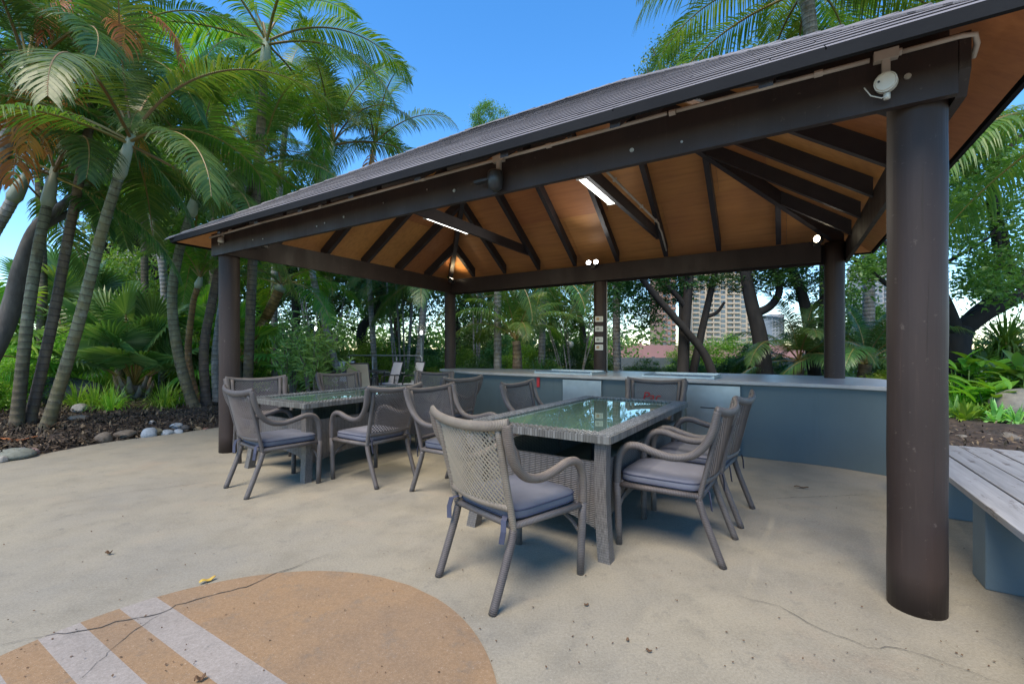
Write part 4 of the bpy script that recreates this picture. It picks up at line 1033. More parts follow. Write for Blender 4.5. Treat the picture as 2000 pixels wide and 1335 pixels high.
CR = {'dark1': crown_mesh('crown', M['leaf_dark'], 110, 85, .07, 41), 'dark2': crown_mesh('crown', M['leaf_dark'], 80, 110, .085, 42, spread=.15), 'mid1': crown_mesh('crown', M['leaf_mid'], 100, 80, .075, 43), 'mid2': crown_mesh('crown', M['leaf_mid'], 70, 90, .09, 44, spread=.15),
      'bright1': crown_mesh('crown', M['leaf_bright'], 130, 90, .075, 45, spread=.12, shell=.7), 'pale1': crown_mesh('crown', M['leaf_pale'], 90, 60, .13, 46, spread=.14, aspect=.17),
      'hedge': crown_mesh('crown', M['leaf_dark'], 170, 80, .075, 47, spread=.1, shell=.75), 'lime': crown_mesh('crown', M['leaf_lime'], 90, 45, .2, 48, spread=.13, aspect=.3), 'midshrub': crown_mesh('crown', M['leaf_mid'], 120, 80, .095, 49, spread=.11, shell=.7)}
def limb_tree(label, path, r0, crown, cc, cr, seed=1, bark='bark', limbs=7, cat='tree', group=None, rot=None):
    """trunk path (world), limbs reaching into an ellipsoid crown at cc with radii cr"""
    r = random.Random(seed); P = [Vector(p) for p in path]; base = P[0].copy(); t = empty('broadleaf_tree', base); tag(t, label, cat, group)
    S_ = spline([p - base for p in P], 5); n = len(S_); b = MB(); b.tube(S_, [r0 * (1.25 if i == 0 else 1) * (1 - .6 * i / n) for i in range(n)], 10)
    c = Vector(cc) - base; tp = S_[-1]
    for i in range(limbs):
        a = i * 2.4 + r.random(); e_ = r.uniform(-.2, .9); k = int(n * r.uniform(.55, .98)); p0 = S_[min(k, n - 1)]
        q = c + Vector((math.cos(a) * cr[0] * .8, math.sin(a) * cr[1] * .8, cr[2] * e_ * .7)); md = p0.lerp(q, .5) + Vector((r.uniform(-.1, .1), r.uniform(-.1, .1), .12)) * cr[2]
        pp = spline([p0, md, q], 5); b.tube(pp, [r0 * .42 * (1 - .85 * j / len(pp)) for j in range(len(pp))], 6)
    b.build('trunk', M[bark], t, True)
    o = obj('crown', CR[crown], t); o.location = c; o.scale = cr; o.rotation_euler = (0, 0, r.uniform(0, 6.28) if rot is None else rot); return t
def shrub(label, loc, cr, crown, seed=1, cat='shrub', group=None, name='shrub', lift=.0):
    r = random.Random(seed); t = empty(name, loc); tag(t, label, cat, group); b = MB()
    for i in range(5):
        a = i * 1.25 + r.random(); q = Vector((math.cos(a) * cr[0] * .5, math.sin(a) * cr[1] * .5, cr[2] * 1.1)); pp = spline([Vector((0, 0, -.05)), q * .5 + Vector((0, 0, .1)), q], 3); b.tube(pp, [.018 * max(1, cr[2]) * (1 - .7 * j / len(pp)) for j in range(len(pp))], 5)
    b.build('stems', M['bark'], t, True)
    o = obj('foliage', CR[crown], t); o.location = (0, 0, cr[2] * (.72 + lift)); o.scale = cr; o.rotation_euler = (0, 0, r.uniform(0, 6.28)); return t
def blades_mesh(name, n, ln, wd, m, seed, spread=.9, stiff=.5, base=.06):
    r = random.Random(seed); b = MB()
    for i in range(n):
        a = r.uniform(0, 6.283); lean = r.uniform(.05, spread); l = ln * r.uniform(.6, 1.1); p = Vector((math.cos(a), math.sin(a), 0)) * base * r.random(); h = Vector((math.cos(a), math.sin(a), 0)); sdv = Vector((-h.y, h.x, 0))
        an = math.pi / 2 - lean * .5; pts = [p]; k = 4
        for j in range(k): an -= lean * (1 - stiff) * (.25 + .35 * j); pts.append(pts[-1] + (h * math.cos(an) + Vector((0, 0, math.sin(an)))) * l / k)
        ws = [wd * .7, wd, wd * .9, wd * .55, 0]; bs = len(b.v)
        for j in range(k): b.v.append(tuple(pts[j] - sdv * ws[j] / 2)); b.v.append(tuple(pts[j] + sdv * ws[j] / 2))
        b.v.append(tuple(pts[k]))
        for j in range(k - 1): b.face((bs + 2 * j, bs + 2 * j + 1, bs + 2 * j + 3, bs + 2 * j + 2))
        b.face((bs + 2 * k - 2, bs + 2 * k - 1, bs + 2 * k))
    return b.mesh(name, m)
M['rushgreen'] = leafmat('rushgreen', (.09, .2, .03), (.15, .28, .05), (.22, .33, .07), .45, .4)
BLD = {'grass': blades_mesh('blades', 170, .55, .014, M['grass'], 5, 1.5, .35, .16), 'grass2': blades_mesh('blades', 120, .7, .02, M['grass'], 6, 1.3, .4, .14), 'strap': blades_mesh('blades', 60, .8, .055, M['leaf_bright'], 7, 1.4, .5, .1), 'mondo': blades_mesh('blades', 220, .35, .012, M['leaf_mid'], 8, 1.6, .2, .3),
       'rosette': blades_mesh('blades', 34, .5, .085, M['leaf_bright'], 9, 2.0, .65, .05), 'rosepale': blades_mesh('blades', 34, .5, .08, M['leaf_pale'], 10, 2.0, .65, .05), 'rush': blades_mesh('blades', 300, .95, .03, M['rushgreen'], 11, 1.9, .15, .08), 'skirt': blades_mesh('blades', 260, .8, .02, M['straw'], 12, 2.6, .0, .1), 'palmgrass': blades_mesh('blades', 90, 1.1, .045, M['leaf_dark'], 13, 1.3, .45, .2)}
def clump(label, loc, key, s_, seed=0, name='grass_clump', cat='grass', group=None):
    e = empty(name, loc, seed * 1.7); tag(e, label, cat, group); o = obj('blades', BLD[key], e); o.scale = (s_,) * 3; o['kind'] = 'stuff'; return e
def rock_mesh(seed, m):
    bm = bmesh.new(); bmesh.ops.create_icosphere(bm, subdivisions=3, radius=1); r = random.Random(seed); ph = [r.uniform(0, 6.28) for _ in range(9)]; pl = [(Vector((r.gauss(0, 1), r.gauss(0, 1), r.gauss(0, 1))).normalized(), r.uniform(.62, .95)) for _ in range(7)]
    for v in bm.verts:
        p = v.co.copy(); f = 1 + .09 * math.sin(p.x * 2.3 + ph[0]) + .08 * math.sin(p.y * 2.9 + ph[1]) + .07 * math.sin(p.z * 3.3 + ph[2]) + .03 * math.sin(p.x * 7 + p.y * 5 + ph[3]); p *= f
        for n_, d in pl:
            k = p.dot(n_)
            if k > d: p -= n_ * (k - d) * .85
        v.co = p
    me = bpy.data.meshes.new('rock'); bm.to_mesh(me); bm.free(); me.materials.append(m); me.polygons.foreach_set('use_smooth', [True] * len(me.polygons)); return me
RK = [rock_mesh(i, M['rock']) for i in range(5)] + [rock_mesh(9, M['rock_dark']), rock_mesh(12, M['rock_dark']), rock_mesh(15, M['rock_pale'])]
RC = {'pinkish': mat('rock_pink', (.24, .16, .145), (.16, .11, .10), 5, .85, .5, 12), 'bluish': mat('rock_blue', (.30, .34, .37), (.22, .25, .28), 4, .8, .4, 12), 'olive': mat('rock_olive', (.17, .155, .10), (.11, .10, .07), 5, .85, .5, 12), 'tan': mat('rock_tan', (.30, .23, .14), (.2, .155, .10), 5, .85, .5, 12),
      'brown': mat('rock_brown', (.17, .135, .10), (.10, .08, .06), 5, .85, .5, 12), 'reddish': mat('rock_red', (.22, .11, .075), (.14, .08, .06), 5, .85, .5, 12), 'pale': mat('rock_pale2', (.33, .31, .27), (.22, .2, .175), 4, .85, .5, 12), 'white': mat('rock_white', (.4, .38, .35), (.28, .27, .25), 4, .85, .5, 12), 'green': mat('rock_green', (.19, .20, .165), (.12, .13, .105), 4, .85, .5, 12), 'dark': mat('rock_dk', (.09, .085, .08), (.06, .055, .05), 4, .85, .5, 12), 'grey': mat('rock_gr', (.22, .215, .205), (.14, .135, .13), 4, .85, .5, 12)}
def rock(label, loc, sc, k, rz=0, group=None, name='edging_stone', cat='stone', m=None):
    o = obj(name, RK[k], None, loc)
    if m: o.material_slots[0].link = 'OBJECT'; o.material_slots[0].material = m
    o.scale = sc; o.rotation_euler = (0, 0, rz); tag(o, label, cat, group); return o

# ================================================================== LEFT GARDEN
LP = 'tall ringed palms in the left bed'
palm('pale green ringed palm trunk, leftmost of the near left clump', [G(30, 852), Q(52, 640, 6.5), Q(72, 500, 6.6), Q(92, 400, 6.7)], .076, .062, 'dark', 9, 'trunk_pale', .6, 1, 1.0, LP, lo=.5)
palm('brown black ringed palm trunk leaning right in the near left clump', [G(52, 848), Q(100, 640, 6.75), Q(132, 470, 6.9), Q(165, 300, 7.0), Q(184, 185, 7.1)], .07, .058, 'dark', 11, 'trunk_brown', .62, 2, 1.15, LP, dead=3)
hang_dead(bpy.data.objects['palm_tree.001'], Q(215, 20, 6.2), -.5, 1, .9); hang_dead(bpy.data.objects['palm_tree.001'], Q(265, 10, 6.2), .1, 1, .9); hang_dead(bpy.data.objects['palm_tree.001'], Q(150, -20, 6.2), -1.4, 0, .8)
palm('olive ringed palm trunk leaning furthest right in the near left clump', [G(85, 855), Q(148, 650, 6.4), Q(200, 450, 6.3), Q(232, 345, 6.25)], .077, .06, 'mid', 12, 'trunk_pale', .62, 3, 1.15, LP, lo=.3)
palm('ringed palm with a swollen leaning trunk, leftmost of the clump beside the pavilion', [G(383, 810), Q(350, 700, 8.6), Q(336, 590, 8.6), Q(348, 500, 8.6), Q(372, 420, 8.6)], .1, .075, 'mid', 10, 'trunk_pale', .6, 4, 1.15, LP)
palm('slender orange stemmed young palm in the clump beside the pavilion', [G(390, 800), Q(368, 700, 9.2), Q(376, 600, 9.2), Q(386, 560, 9.2)], .07, .055, 'bright', 7, 'trunk_orange', .22, 5, .6, LP, lo=0, hi=3)
palm('tall brown ringed palm leaning right behind the pavilion roof corner', [G(404, 806), Q(398, 690, 8.9), Q(412, 600, 9.1), Q(436, 500, 9.3), Q(475, 420, 9.5), Q(498, 355, 9.7)], .09, .075, 'mid', 11, 'trunk_brown', .55, 6, 1.1, LP)
palm('slim grey palm stem just left of the front left post', [G(424, 797), Q(420, 700, 9.7), Q(432, 600, 9.8), Q(447, 520, 9.9), Q(470, 400, 10), Q(480, 330, 10)], .075, .06, 'fine', 8, 'trunk_grey', .4, 7, 1.0, LP)
palm('palm crown rising behind the middle of the roof slope, with orange stalks', [(-4.6, 12.2, 0), Q(600, 480, 12), Q(622, 372, 12), Q(640, 312, 12)], .09, .07, 'mid', 12, 'trunk_grey', .5, 8, 1.25, 'palms showing above the roof', lo=0, hi=4.6)
palm('smaller palm crown at the right end of the palms above the roof', [(-4.2, 13.8, 0), Q(715, 420, 13.6), Q(728, 300, 13.6)], .085, .07, 'fine', 11, 'trunk_grey', .4, 9, 1.35, 'palms showing above the roof', lo=0, hi=5, dead=1)
palm('tall palm at the top left whose crown is cut by the picture edge', [(-8.1, 6.4, 0), (-7.6, 6.3, 2.5), (-6.9, 6.2, 4.6)], .1, .08, 'dark', 10, 'trunk_grey', .6, 10, 1.15, LP, dead=2)
palm('high palm whose bright backlit fronds hang at the top of the picture', [(-5.7, 9.6, 0), (-5.5, 9.5, 3.5), (-5.15, 9.3, 7.1)], .1, .085, 'bright', 13, 'trunk_brown', .6, 11, 1.3, LP, lo=1, hi=6)
palm('pale leaning palm trunk at the left picture edge', [(-9.4, 7.3, 0), Q(-40, 520, 7.6), Q(25, 390, 7.6)], .1, .08, 'dark', 6, 'trunk_grey', .5, 12, 1.0, LP)
palm('palm crown far behind the leftmost trunk, filling the sky at the left edge', [(-12.6, 11.8, 0), (-12.4, 11.8, 3.0), Q(70, 235, 11.8)], .1, .08, 'mid', 13, 'trunk_brown', .5, 51, 1.2, LP, lo=1)
palm('palm crown behind the near clump between its two right trunks', [(-10.6, 13.0, 0), (-10.7, 13.0, 3.5), Q(285, 190, 13)], .1, .08, 'mid', 14, 'trunk_brown', .5, 52, 1.25, LP, lo=1)
palm('palm crown behind the swollen trunk at mid height', [(-9.0, 13.4, 0), (-9.0, 13.4, 3.0), Q(420, 260, 13.4)], .1, .08, 'dark', 13, 'trunk_brown', .5, 53, 1.2, LP, lo=1)
palm('high palm crown at the top edge behind the near left clump', [(-9.0, 11.5, 0), (-9.1, 11.5, 4.0), Q(170, 60, 11.5)], .1, .08, 'dark', 14, 'trunk_grey', .5, 54, 1.2, LP, lo=1)
palm('palm crown over the roof corner between the taller palms', [(-6.9, 13.0, 0), (-6.9, 13.0, 4.0), Q(560, 215, 13)], .1, .08, 'mid', 13, 'trunk_grey', .5, 55, 1.1, LP, lo=.6)
palm('leaning orange brown palm trunk behind the front left post', [G(470, 755), Q(485, 690, 11.5), Q(520, 620, 11.5), Q(546, 566, 11.5)], .15, .12, 'bright', 10, 'trunk_orange', .15, 15, .95, 'palms behind the pavilion', lo=1.5, hi=5)
# grey barked leaning tree at the far left
limb_tree('grey barked tree leaning in from the left picture edge', [(-8.7, 6.9, 0), Q(8, 640, 7.3), Q(45, 510, 7.3), Q(75, 440, 7.4), Q(130, 395, 7.6)], .15, 'mid2', (-8.4, 9.5, 5.0), (1.4, 1.3, 1.0), 3, 'bark_grey', 5)
fan_palm('big dark green fan palm with a bristly base in the left bed', G(262, 790), 24, 'g', 1.05, .45, .24, 3, 'fan palms in the left garden', 16)
fan_palm('yellow green fan palm behind the near left trunks', (-10.3, 8.6, .1), 18, 'b', 1.25, 1.1, .14, 4, 'fan palms in the left garden')
fan_palm('bright fan palm between the stems beside the pavilion', (-6.9, 11.2, .1), 18, 'b', 1.25, .9, .13, 5, 'fan palms in the left garden')
fan_palm('low fan palm between the near clump and the big dark fan palm', (-10.2, 11.6, .1), 16, 'b', 1.2, .8, .13, 6, 'fan palms in the left garden')
fan_palm('tall fan palm in the far left background', (-13.0, 13.0, .1), 18, 'g', 1.3, 1.6, .16, 7, 'fan palms in the left garden')
# shrubs and ground plants on the left
for (lb, loc, cr, key, sd_) in (('round yellow green shrub behind the near left trunks', (-13.2, 15.5, .0), (2.0, 1.4, 2.7), 'bright1', 1), ('leafy green shrub below the left fan palms', (-9.6, 9.2, .05), (.75, .6, .55), 'bright1', 2),
        ('bright leafy shrub at the left picture edge', (-9.4, 7.6, .05), (.7, .5, .5), 'bright1', 3), ('bright green shrub left behind the dark fan palm stalks', (-9.1, 12.0, .05), (.7, .5, .5), 'bright1', 4),
        ('dense green shrub behind the dark fan palm', (-10.4, 13.6, .05), (1.6, 1.0, 1.0), 'bright1', 5), ('green shrub behind the stems beside the pavilion', (-7.9, 13.0, .05), (1.3, .9, .9), 'midshrub', 6),
        ('tall green shrub beyond the front left post', (-6.2, 14.2, .05), (1.2, .9, 1.1), 'midshrub', 7), ('wide bright shrub in the far left background', (-14.5, 11.5, .0), (1.8, 1.3, 1.3), 'bright1', 8), ('pale green shrub far behind the left trunks', (-15.5, 17.0, .0), (2.4, 1.5, 2.2), 'mid1', 9),
        ('tall background shrub between the fan palms', (-11.5, 16.5, .0), (2.4, 1.5, 2.0), 'midshrub', 10)):
    shrub(lb, loc, cr, key, sd_)
for i, (px, py, key, s_, lb) in enumerate(((186, 800, 'grass', .95, 'bright grass tuft in front of the fan palm on its left'), (218, 806, 'grass2', .7, 'small upright grass tuft at the fan palm foot'), (322, 798, 'grass', .95, 'bright grass tuft in front of the fan palm on its right'), (350, 792, 'mondo', 1.1, 'low grass cushion beside the ringed palm feet'), (150, 800, 'strap', .6, 'small strap leaved plant right of the big boulder'), (178, 775, 'grass', 1.2, 'bright grass tuft between the left boulder and the fan palm'), (205, 782, 'grass2', .9, 'yellow green grass tuft at the foot of the fan palm'), (150, 765, 'grass', 1.1, 'grass tuft behind the left boulder'), (318, 762, 'grass', 1.2, 'bright grass tuft right of the fan palm'), (300, 757, 'mondo', 1.5, 'low dark grass cushion right of the fan palm'), (345, 768, 'mondo', 1.5, 'low grass cushion behind the ringed stems'),
        (12, 800, 'grass2', 1.0, 'grass tuft at the left picture edge'), (60, 770, 'strap', 1.0, 'strap leaved plant between the near left trunks'), (20, 760, 'strap', 1.1, 'broad strap leaved plant at the left picture edge'), (330, 745, 'grass2', 1.3, 'taller grass tuft far right of the fan palm'), (100, 748, 'strap', 1.2, 'strap leaved plant far behind the left boulder'), (520, 752, 'grass2', 1.2, 'grass tuft beyond the left table by the leaning trunk'), (560, 748, 'grass', 1.6, 'feathery grass tuft beyond the left table'), (490, 760, 'grass', 1.5, 'grass tuft at the foot of the leaning orange trunk'), (245, 752, 'strap', 1.2, 'strap leaved plant behind the dark fan palm'), (365, 752, 'strap', .9, 'strap leaved plant behind the ringed stems'))):
    q = G(px, py, .12); q.z = bedz(q.x, q.y) - .01; clump(lb, q, key, s_ * 1.15, i, group='grass tufts in the left bed')
for (lb, loc, cr, key, sd_) in (('bright green bush below the leftmost fan palm', (-11.3, 10.2, .05), (.9, .6, .55), 'bright1', 11), ('bright leafy bush behind the dark fan palm on its left', (-9.9, 12.4, .05), (.9, .6, .65), 'bright1', 12), ('bright low bush between the dark fan palm and the ringed stems', (-7.6, 11.9, .05), (.8, .5, .5), 'bright1', 13),
        ('light green bush beyond the ringed stems', (-7.0, 15.0, .05), (1.2, .8, .95), 'bright1', 14), ('yellow green bush at the left picture edge behind the trunks', (-11.8, 8.3, .05), (.8, .6, .6), 'lime', 15), ('pale leafy bush behind the two near trunks', (-12.2, 12.0, .05), (1.2, .9, 1.0), 'bright1', 16)):
    shrub(lb, loc, cr, key, sd_)
# boulders and edging stones along the left bed
q = G(82, 805); rock('big dark boulder behind the near left palm trunks', (q.x, q.y + .3, .34), (.8, .45, .42), 5, .3, name='boulder', cat='boulder')
q = G(350, 770); rock('dark boulder behind the clump beside the pavilion', (q.x, q.y, .26), (.42, .3, .28), 6, .8, name='boulder', cat='boulder')
for i, (px, py, w_, h_, k, lb) in enumerate(((22, 890, 76, 26, 0, 'flat grey green edging stone at the left picture corner'), (40, 884, 26, 26, 1, 'small grey stone behind the flat corner stone'), (62, 880, 28, 20, 3, 'small pinkish stone right of the corner stones'), (204, 857, 34, 22, 7, 'pale rounded edging stone left of the long brown one'), (246, 852, 44, 18, 2, 'long brown edging stone in the left row'), (293, 844, 34, 24, 4, 'olive brown edging stone beside the bluish slab stone'), (305, 833, 36, 16, 2, 'brown stone behind the olive edging stone'),
        (327, 840, 36, 12, 7, 'flat bluish white edging stone in the left row'), (349, 834, 24, 16, 0, 'grey pebble stone at the right end of the bluish stone'), (345, 823, 28, 14, 1, 'grey green stone above the bluish stone'), (362, 826, 18, 16, 3, 'small dark stone left of the ringed palm feet'), (386, 826, 16, 10, 4, 'small tan stone in front of the ringed palm feet'), (402, 828, 16, 8, 3, 'small reddish stone in front of the ringed palm feet'), (297, 818, 14, 10, 7, 'small white stone lying in the mulch'),
        (155, 800, 36, 20, 7, 'pale stone at the right side of the big boulder'), (178, 792, 32, 14, 3, 'tan stone behind the pale boulder stone'), (150, 815, 40, 14, 2, 'flat stone in the mulch in front of the boulder'), (4, 898, 20, 14, 7, 'pale stone cut by the left picture edge'), (326, 786, 26, 18, 1, 'grey stone among the grass behind the mulch'), (345, 782, 22, 16, 0, 'small grey stone at the grass behind the mulch'), (375, 775, 22, 22, 4, 'upright grey stone behind the ringed stems'))):
    p = G(px, py + 4); z_ = bedz(p.x, p.y); p = G(px, py + 4, z_); f = p.y / FPX; rock(lb, (p.x, p.y, bedz(p.x, p.y) + h_ * f * .3), (w_ * f * .47, w_ * f * .38, h_ * f * .52), k, i * .37 - .2, 'edging stones of the left bed', m=next((RC[c] for c in RC if c in lb), None))
# fallen palm sheath, twigs
def litter(name, label, p, l, wd, m, rz, cat='litter', lift=.02, curl=.02):
    b = MB(); n = 6
    for i in range(n + 1):
        x = -l / 2 + l * i / n; hw = wd / 2 * math.sin(math.pi * (.08 + .88 * i / n)) ** .7; z = curl * math.sin(i * 1.3) + curl
        b.v += [(x, -hw, z + curl * .6), (x, 0, z), (x, hw, z + curl * .7)]
    for i in range(n):
        a = 3 * i
        for q in (0, 1): b.face((a + q, a + 3 + q, a + 4 + q, a + 1 + q))
    o = b.build(name, m, None, True, (p.x, p.y, p.z + lift), rz); md = o.modifiers.new('thick', 'SOLIDIFY'); md.thickness = .003; tag(o, label, cat); return o
litter('palm_sheath', 'fallen orange palm sheath at the left bed corner', G(28, 877) + Vector((0, 0, .08)), .42, .09, M['bark_litter'], .5)
litter('palm_sheath', 'orange bark piece leaning on the big left boulder', G(114, 806) + Vector((0, 0, .2)), .4, .1, M['bark_litter'], -.1)
litter('twig', 'pale dry twig lying on the mulch', G(155, 831) + Vector((0, 0, .15)), .33, .018, M['straw_solid'], -.35, curl=.004)
litter('dry_leaf', 'curled brown leaf on the mulch at the foot of the near palms', G(97, 856) + Vector((0, 0, .13)), .2, .07, M['leaf_brown'], .2, 'leaf', curl=.03)
litter('dry_leaf', 'tan leaf on the slab edge left of the pale stone', G(150, 868), .12, .05, M['straw_solid'], .9, 'leaf')
litter('dry_leaf', 'yellow leaf beside the bluish edging stone', G(318, 846), .16, .05, M['leaf_yellow'], .5, 'leaf', .006)
litter('dry_leaf', 'single yellow leaf on the edge of the painted disc', G(405, 1136), .075, .028, M['leaf_yellow'], .9, 'leaf', .006, .006)
litter('dry_leaf', 'dark shrivelled leaf on the lilac stripe at the bottom', G(390, 1332), .035, .022, M['leaf_brown'], .7, 'leaf', .007, .008)
litter('dry_leaf', 'dark twig like leaf on the floor before the counter', G(1565, 953), .11, .022, M['leaf_brown'], -.4, 'leaf', .006, .006)
litter('dry_leaf', 'reddish brown leaf scrap left of the near post', G(1145, 1183), .022, .014, M['leaf_brown'], .3, 'leaf', .006, .003)
litter('dry_leaf', 'brown leaf scrap on the open floor below the right table', G(1226, 1252), .018, .012, M['leaf_brown'], 1.3, 'leaf', .006, .003)
litter('dry_leaf', 'dark leaf scrap on the open floor near the bottom edge', G(1267, 1273), .024, .012, M['leaf_brown'], -.5, 'leaf', .006, .003)
litter('dry_leaf', 'dark leaf on the floor between the painted disc and the left bed', G(212, 1083), .036, .02, M['leaf_brown'], .2, 'leaf', .006, .008)
r = np.random.RandomState(5)
def scatter(name, label, pts, size, m, seed, asp=.5, zoff=.0, up=2.5):
    V_, F = leaves_np(pts, size, seed, asp, up, 0, .05); return stuff(obj(name, np_mesh(name, V_, F, m)), label)
pts = []
E_ = [Vector(q) for q in left_edge]
while len(pts) < 15000:
    px = r.uniform(-60, 470); py = 745 + (935 - 745) * r.uniform() ** .8; p = G(px, py)
    k = min(range(len(E_)), key=lambda i: abs(E_[i].y - p.y)); d = E_[k].x - p.x
    if d < .03 and r.uniform() > .004: continue
    if d < -.25: continue
    z = .0 + .16 * (1 - math.exp(-max(0, d) / .9)) + .012; pts.append((p.x, p.y, max(.004, z + r.uniform(-.01, .025))))
scatter('mulch_chips', 'dark brown bark mulch covering the left bed', np.array(pts), .085, M['chip'], 8, .34)
pts = []
while len(pts) < 5000:
    p = Vector((r.uniform(4.9, 9.5), r.uniform(3.0, 9), 0)); 
    if p.x < 5.0 + .0 * p.y + max(0, (5.5 - p.y)) * .75: continue
    pts.append((p.x, p.y, .1 + r.uniform(-.02, .05)))
scatter('mulch_chips', 'dark bark mulch covering the right bed behind the bench', np.array(pts), .07, M['chip'], 9, .34)
pts = []
while len(pts) < 260:
    px = r.uniform(0, 2000); py = 850 + 480 * r.uniform() ** .55
    if py < 900 and px > 430: continue
    if r.uniform() < .35 and px > 500: continue
    p = G(px, py); pts.append((p.x, p.y, .008))
scatter('floor_specks', 'tiny dark seeds and leaf specks strewn on the slab', np.array(pts), .0105, M['leaf_brown'], 10, .8)

# ================================================================== BACKGROUND BEHIND THE PAVILION
TB = 'trees beyond the pavilion'
for i, (lb, bx, by, h, crn, cr) in enumerate((('dense green tree far left behind the trunks', -17, 21, 5.0, 'mid1', (3.6, 2.6, 3.0)), ('green tree behind the fan palms', -12.8, 23, 5.0, 'mid2', (3.2, 2.4, 2.6)), ('dark tree behind the front left post', -8.6, 20.5, 4.6, 'dark1', (3.0, 2.3, 2.9)),
        ('deep green tree behind the oleander', -5.6, 21, 5.2, 'dark2', (3.0, 2.4, 3.3)), ('dark tree behind the cane clump', -2.7, 20.5, 4.8, 'dark1', (2.7, 2.3, 3.1)), ('dark green tree left of the notice post', .3, 21, 4.8, 'dark2', (2.7, 2.3, 3.0)), ('mid green tree behind the notice post', 3.0, 20, 4.3, 'mid1', (2.2, 2.0, 2.5)),
        ('broad green tree behind the top left palms', -14.5, 18.5, 7.2, 'mid2', (3.4, 2.4, 2.6)), ('dark leafy tree behind the palms over the roof corner', -9.4, 19, 6.6, 'dark2', (2.8, 2.2, 2.4)), ('pale green tree far behind the left palms', -22, 27, 7, 'mid1', (5.0, 3.5, 4.0)), ('tall dark tree far behind the left palms', -15.5, 27, 8.0, 'dark1', (4.5, 3.5, 4.2)), ('tree with a loose crown over the top left palms', -17.5, 19.0, 10.5, 'mid1', (3.6, 2.6, 3.0)))):
    limb_tree(lb, [(bx, by, 0), (bx + .2, by, h * .4), (bx - .1, by, h * .8)], .22, crn, (bx, by, h), cr, 30 + i, 'bark', 8, group=TB)
limb_tree('dark leaning trunk with black limbs behind the far sling chairs', [(-4.9, 15.8, 0), Q(705, 650, 15.8), Q(740, 600, 15.8), Q(745, 520, 15.8)], .2, 'dark2', (-4.6, 16, 4.6), (2.4, 1.8, 1.8), 50, 'bark', 9, group=TB)
# oleander between the left table and the far set
def oleander(label, base, stems, seed):
    r = random.Random(seed); t = empty('oleander_shrub', base); tag(t, label, 'shrub'); b = MB(); C_ = []
    for i in range(stems):
        a = r.uniform(0, 6.28); h = r.uniform(.9, 2.15); ln = r.uniform(.15, .75); p1 = Vector((math.cos(a) * ln * .35, math.sin(a) * ln * .35, h * .55)); p2 = Vector((math.cos(a) * ln, math.sin(a) * ln, h)); pp = spline([Vector((math.cos(a) * .1, math.sin(a) * .1, 0)), p1, p2], 6); b.tube(pp, [.014 * (1 - .7 * j / len(pp)) for j in range(len(pp))], 5)
        for j in range(20):
            f = r.uniform(.3, 1) ** .7; q = pp[min(len(pp) - 1, int(f * (len(pp) - 1)))]
            for _ in range(3): C_.append(tuple(q + Vector((r.gauss(0, .05), r.gauss(0, .05), r.gauss(0, .04)))))
    b.build('stems', M['bark_grey'], t, True); V_, F = leaves_np(np.array(C_), .21, seed, .16, .2, -.3); obj('foliage', np_mesh('foliage', V_, F, M['leaf_pale']), t); return t
oleander('tall oleander shrub with narrow leaves beyond the left table', (-4.0, 9.0, 0), 20, 5)
oleander('lower oleander shrub left of the tall one', (-4.75, 9.4, 0), 12, 6)
# cane clumps
def canes(label, base, n, h, spread, seed, fs='fine', sc=.55, tr='trunk_grey', rad=.028):
    r = random.Random(seed); t = empty('cane_palm', base); tag(t, label, 'palm', 'clumping cane palms')
    for i in range(n):
        a = r.uniform(0, 6.28); q = Vector((math.cos(a) * r.uniform(.05, .35), math.sin(a) * r.uniform(.05, .35), 0)); tp = q + Vector((math.cos(a) * spread * r.uniform(.3, 1), math.sin(a) * spread * r.uniform(.3, 1), h * r.uniform(.75, 1.1)))
        b = MB(); b.tube(spline([q, q.lerp(tp, .5) + Vector((0, 0, .12)), tp], 6), [rad * (1.15 - .3 * j / 12) for j in range(13)], 7); b.build('cane', M[tr], t, True)
        for k in range(4): o = obj('frond', FS[fs][min(6, 1 + k + r.randint(0, 1))], t); o.location = tp; o.rotation_euler = (0, 0, r.uniform(0, 6.28)); s_ = sc * r.uniform(.8, 1.2); o.scale = (s_,) * 3
    return t
canes('clump of thin pale cane palms behind the far lamp post', (-3.35, 13.9, 0), 9, 3.6, .75, 3, 'finedark', .75)
canes('clump of thin canes behind the oleander', (-6.3, 14.6, 0), 8, 3.8, .9, 4, 'finedark', .75)
canes('thin cane clump left of the notice post', (2.0, 14.2, 0), 8, 2.3, .6, 5, 'finedark', .55, rad=.018)
canes('sparse canes behind the rear left post', (-1.2, 14.5, 0), 4, 3.2, .4, 6, 'finedark', .7)
palm('straight grey palm trunk behind the counter, right of the rear left post', [(-.36, 11.2, 0), Q(972, 620, 11.2), Q(973, 540, 11.2)], .105, .095, 'finedark', 8, 'trunk_grey', .3, 21, 1.0, 'palms behind the pavilion', lo=3, hi=6, flare=1.1)
palm('stout young palm with spreading stalks behind the counter', [(.14, 11.0, 0), Q(1010, 690, 11), Q(1008, 664, 11)], .16, .1, 'coco', 11, 'trunk_brown', .0, 22, .62, 'palms behind the pavilion', lo=0, hi=3.4, flare=1.0)
palm('palm hanging its dark fronds under the back beam left of the notice post', [(.9, 13.4, 0), (.9, 13.4, 1.5), (.95, 13.4, 3.1)], .11, .1, 'finedark', 11, 'trunk_grey', .2, 23, 1.15, 'palms behind the pavilion', lo=3, hi=6)
palm('palm hanging its dark fronds under the back beam right of the notice post', [(3.0, 12.6, 0), (2.95, 12.6, 1.5), (2.95, 12.6, 3.3)], .11, .1, 'finedark', 9, 'trunk_grey', .2, 24, .95, 'palms behind the pavilion', lo=3, hi=6)
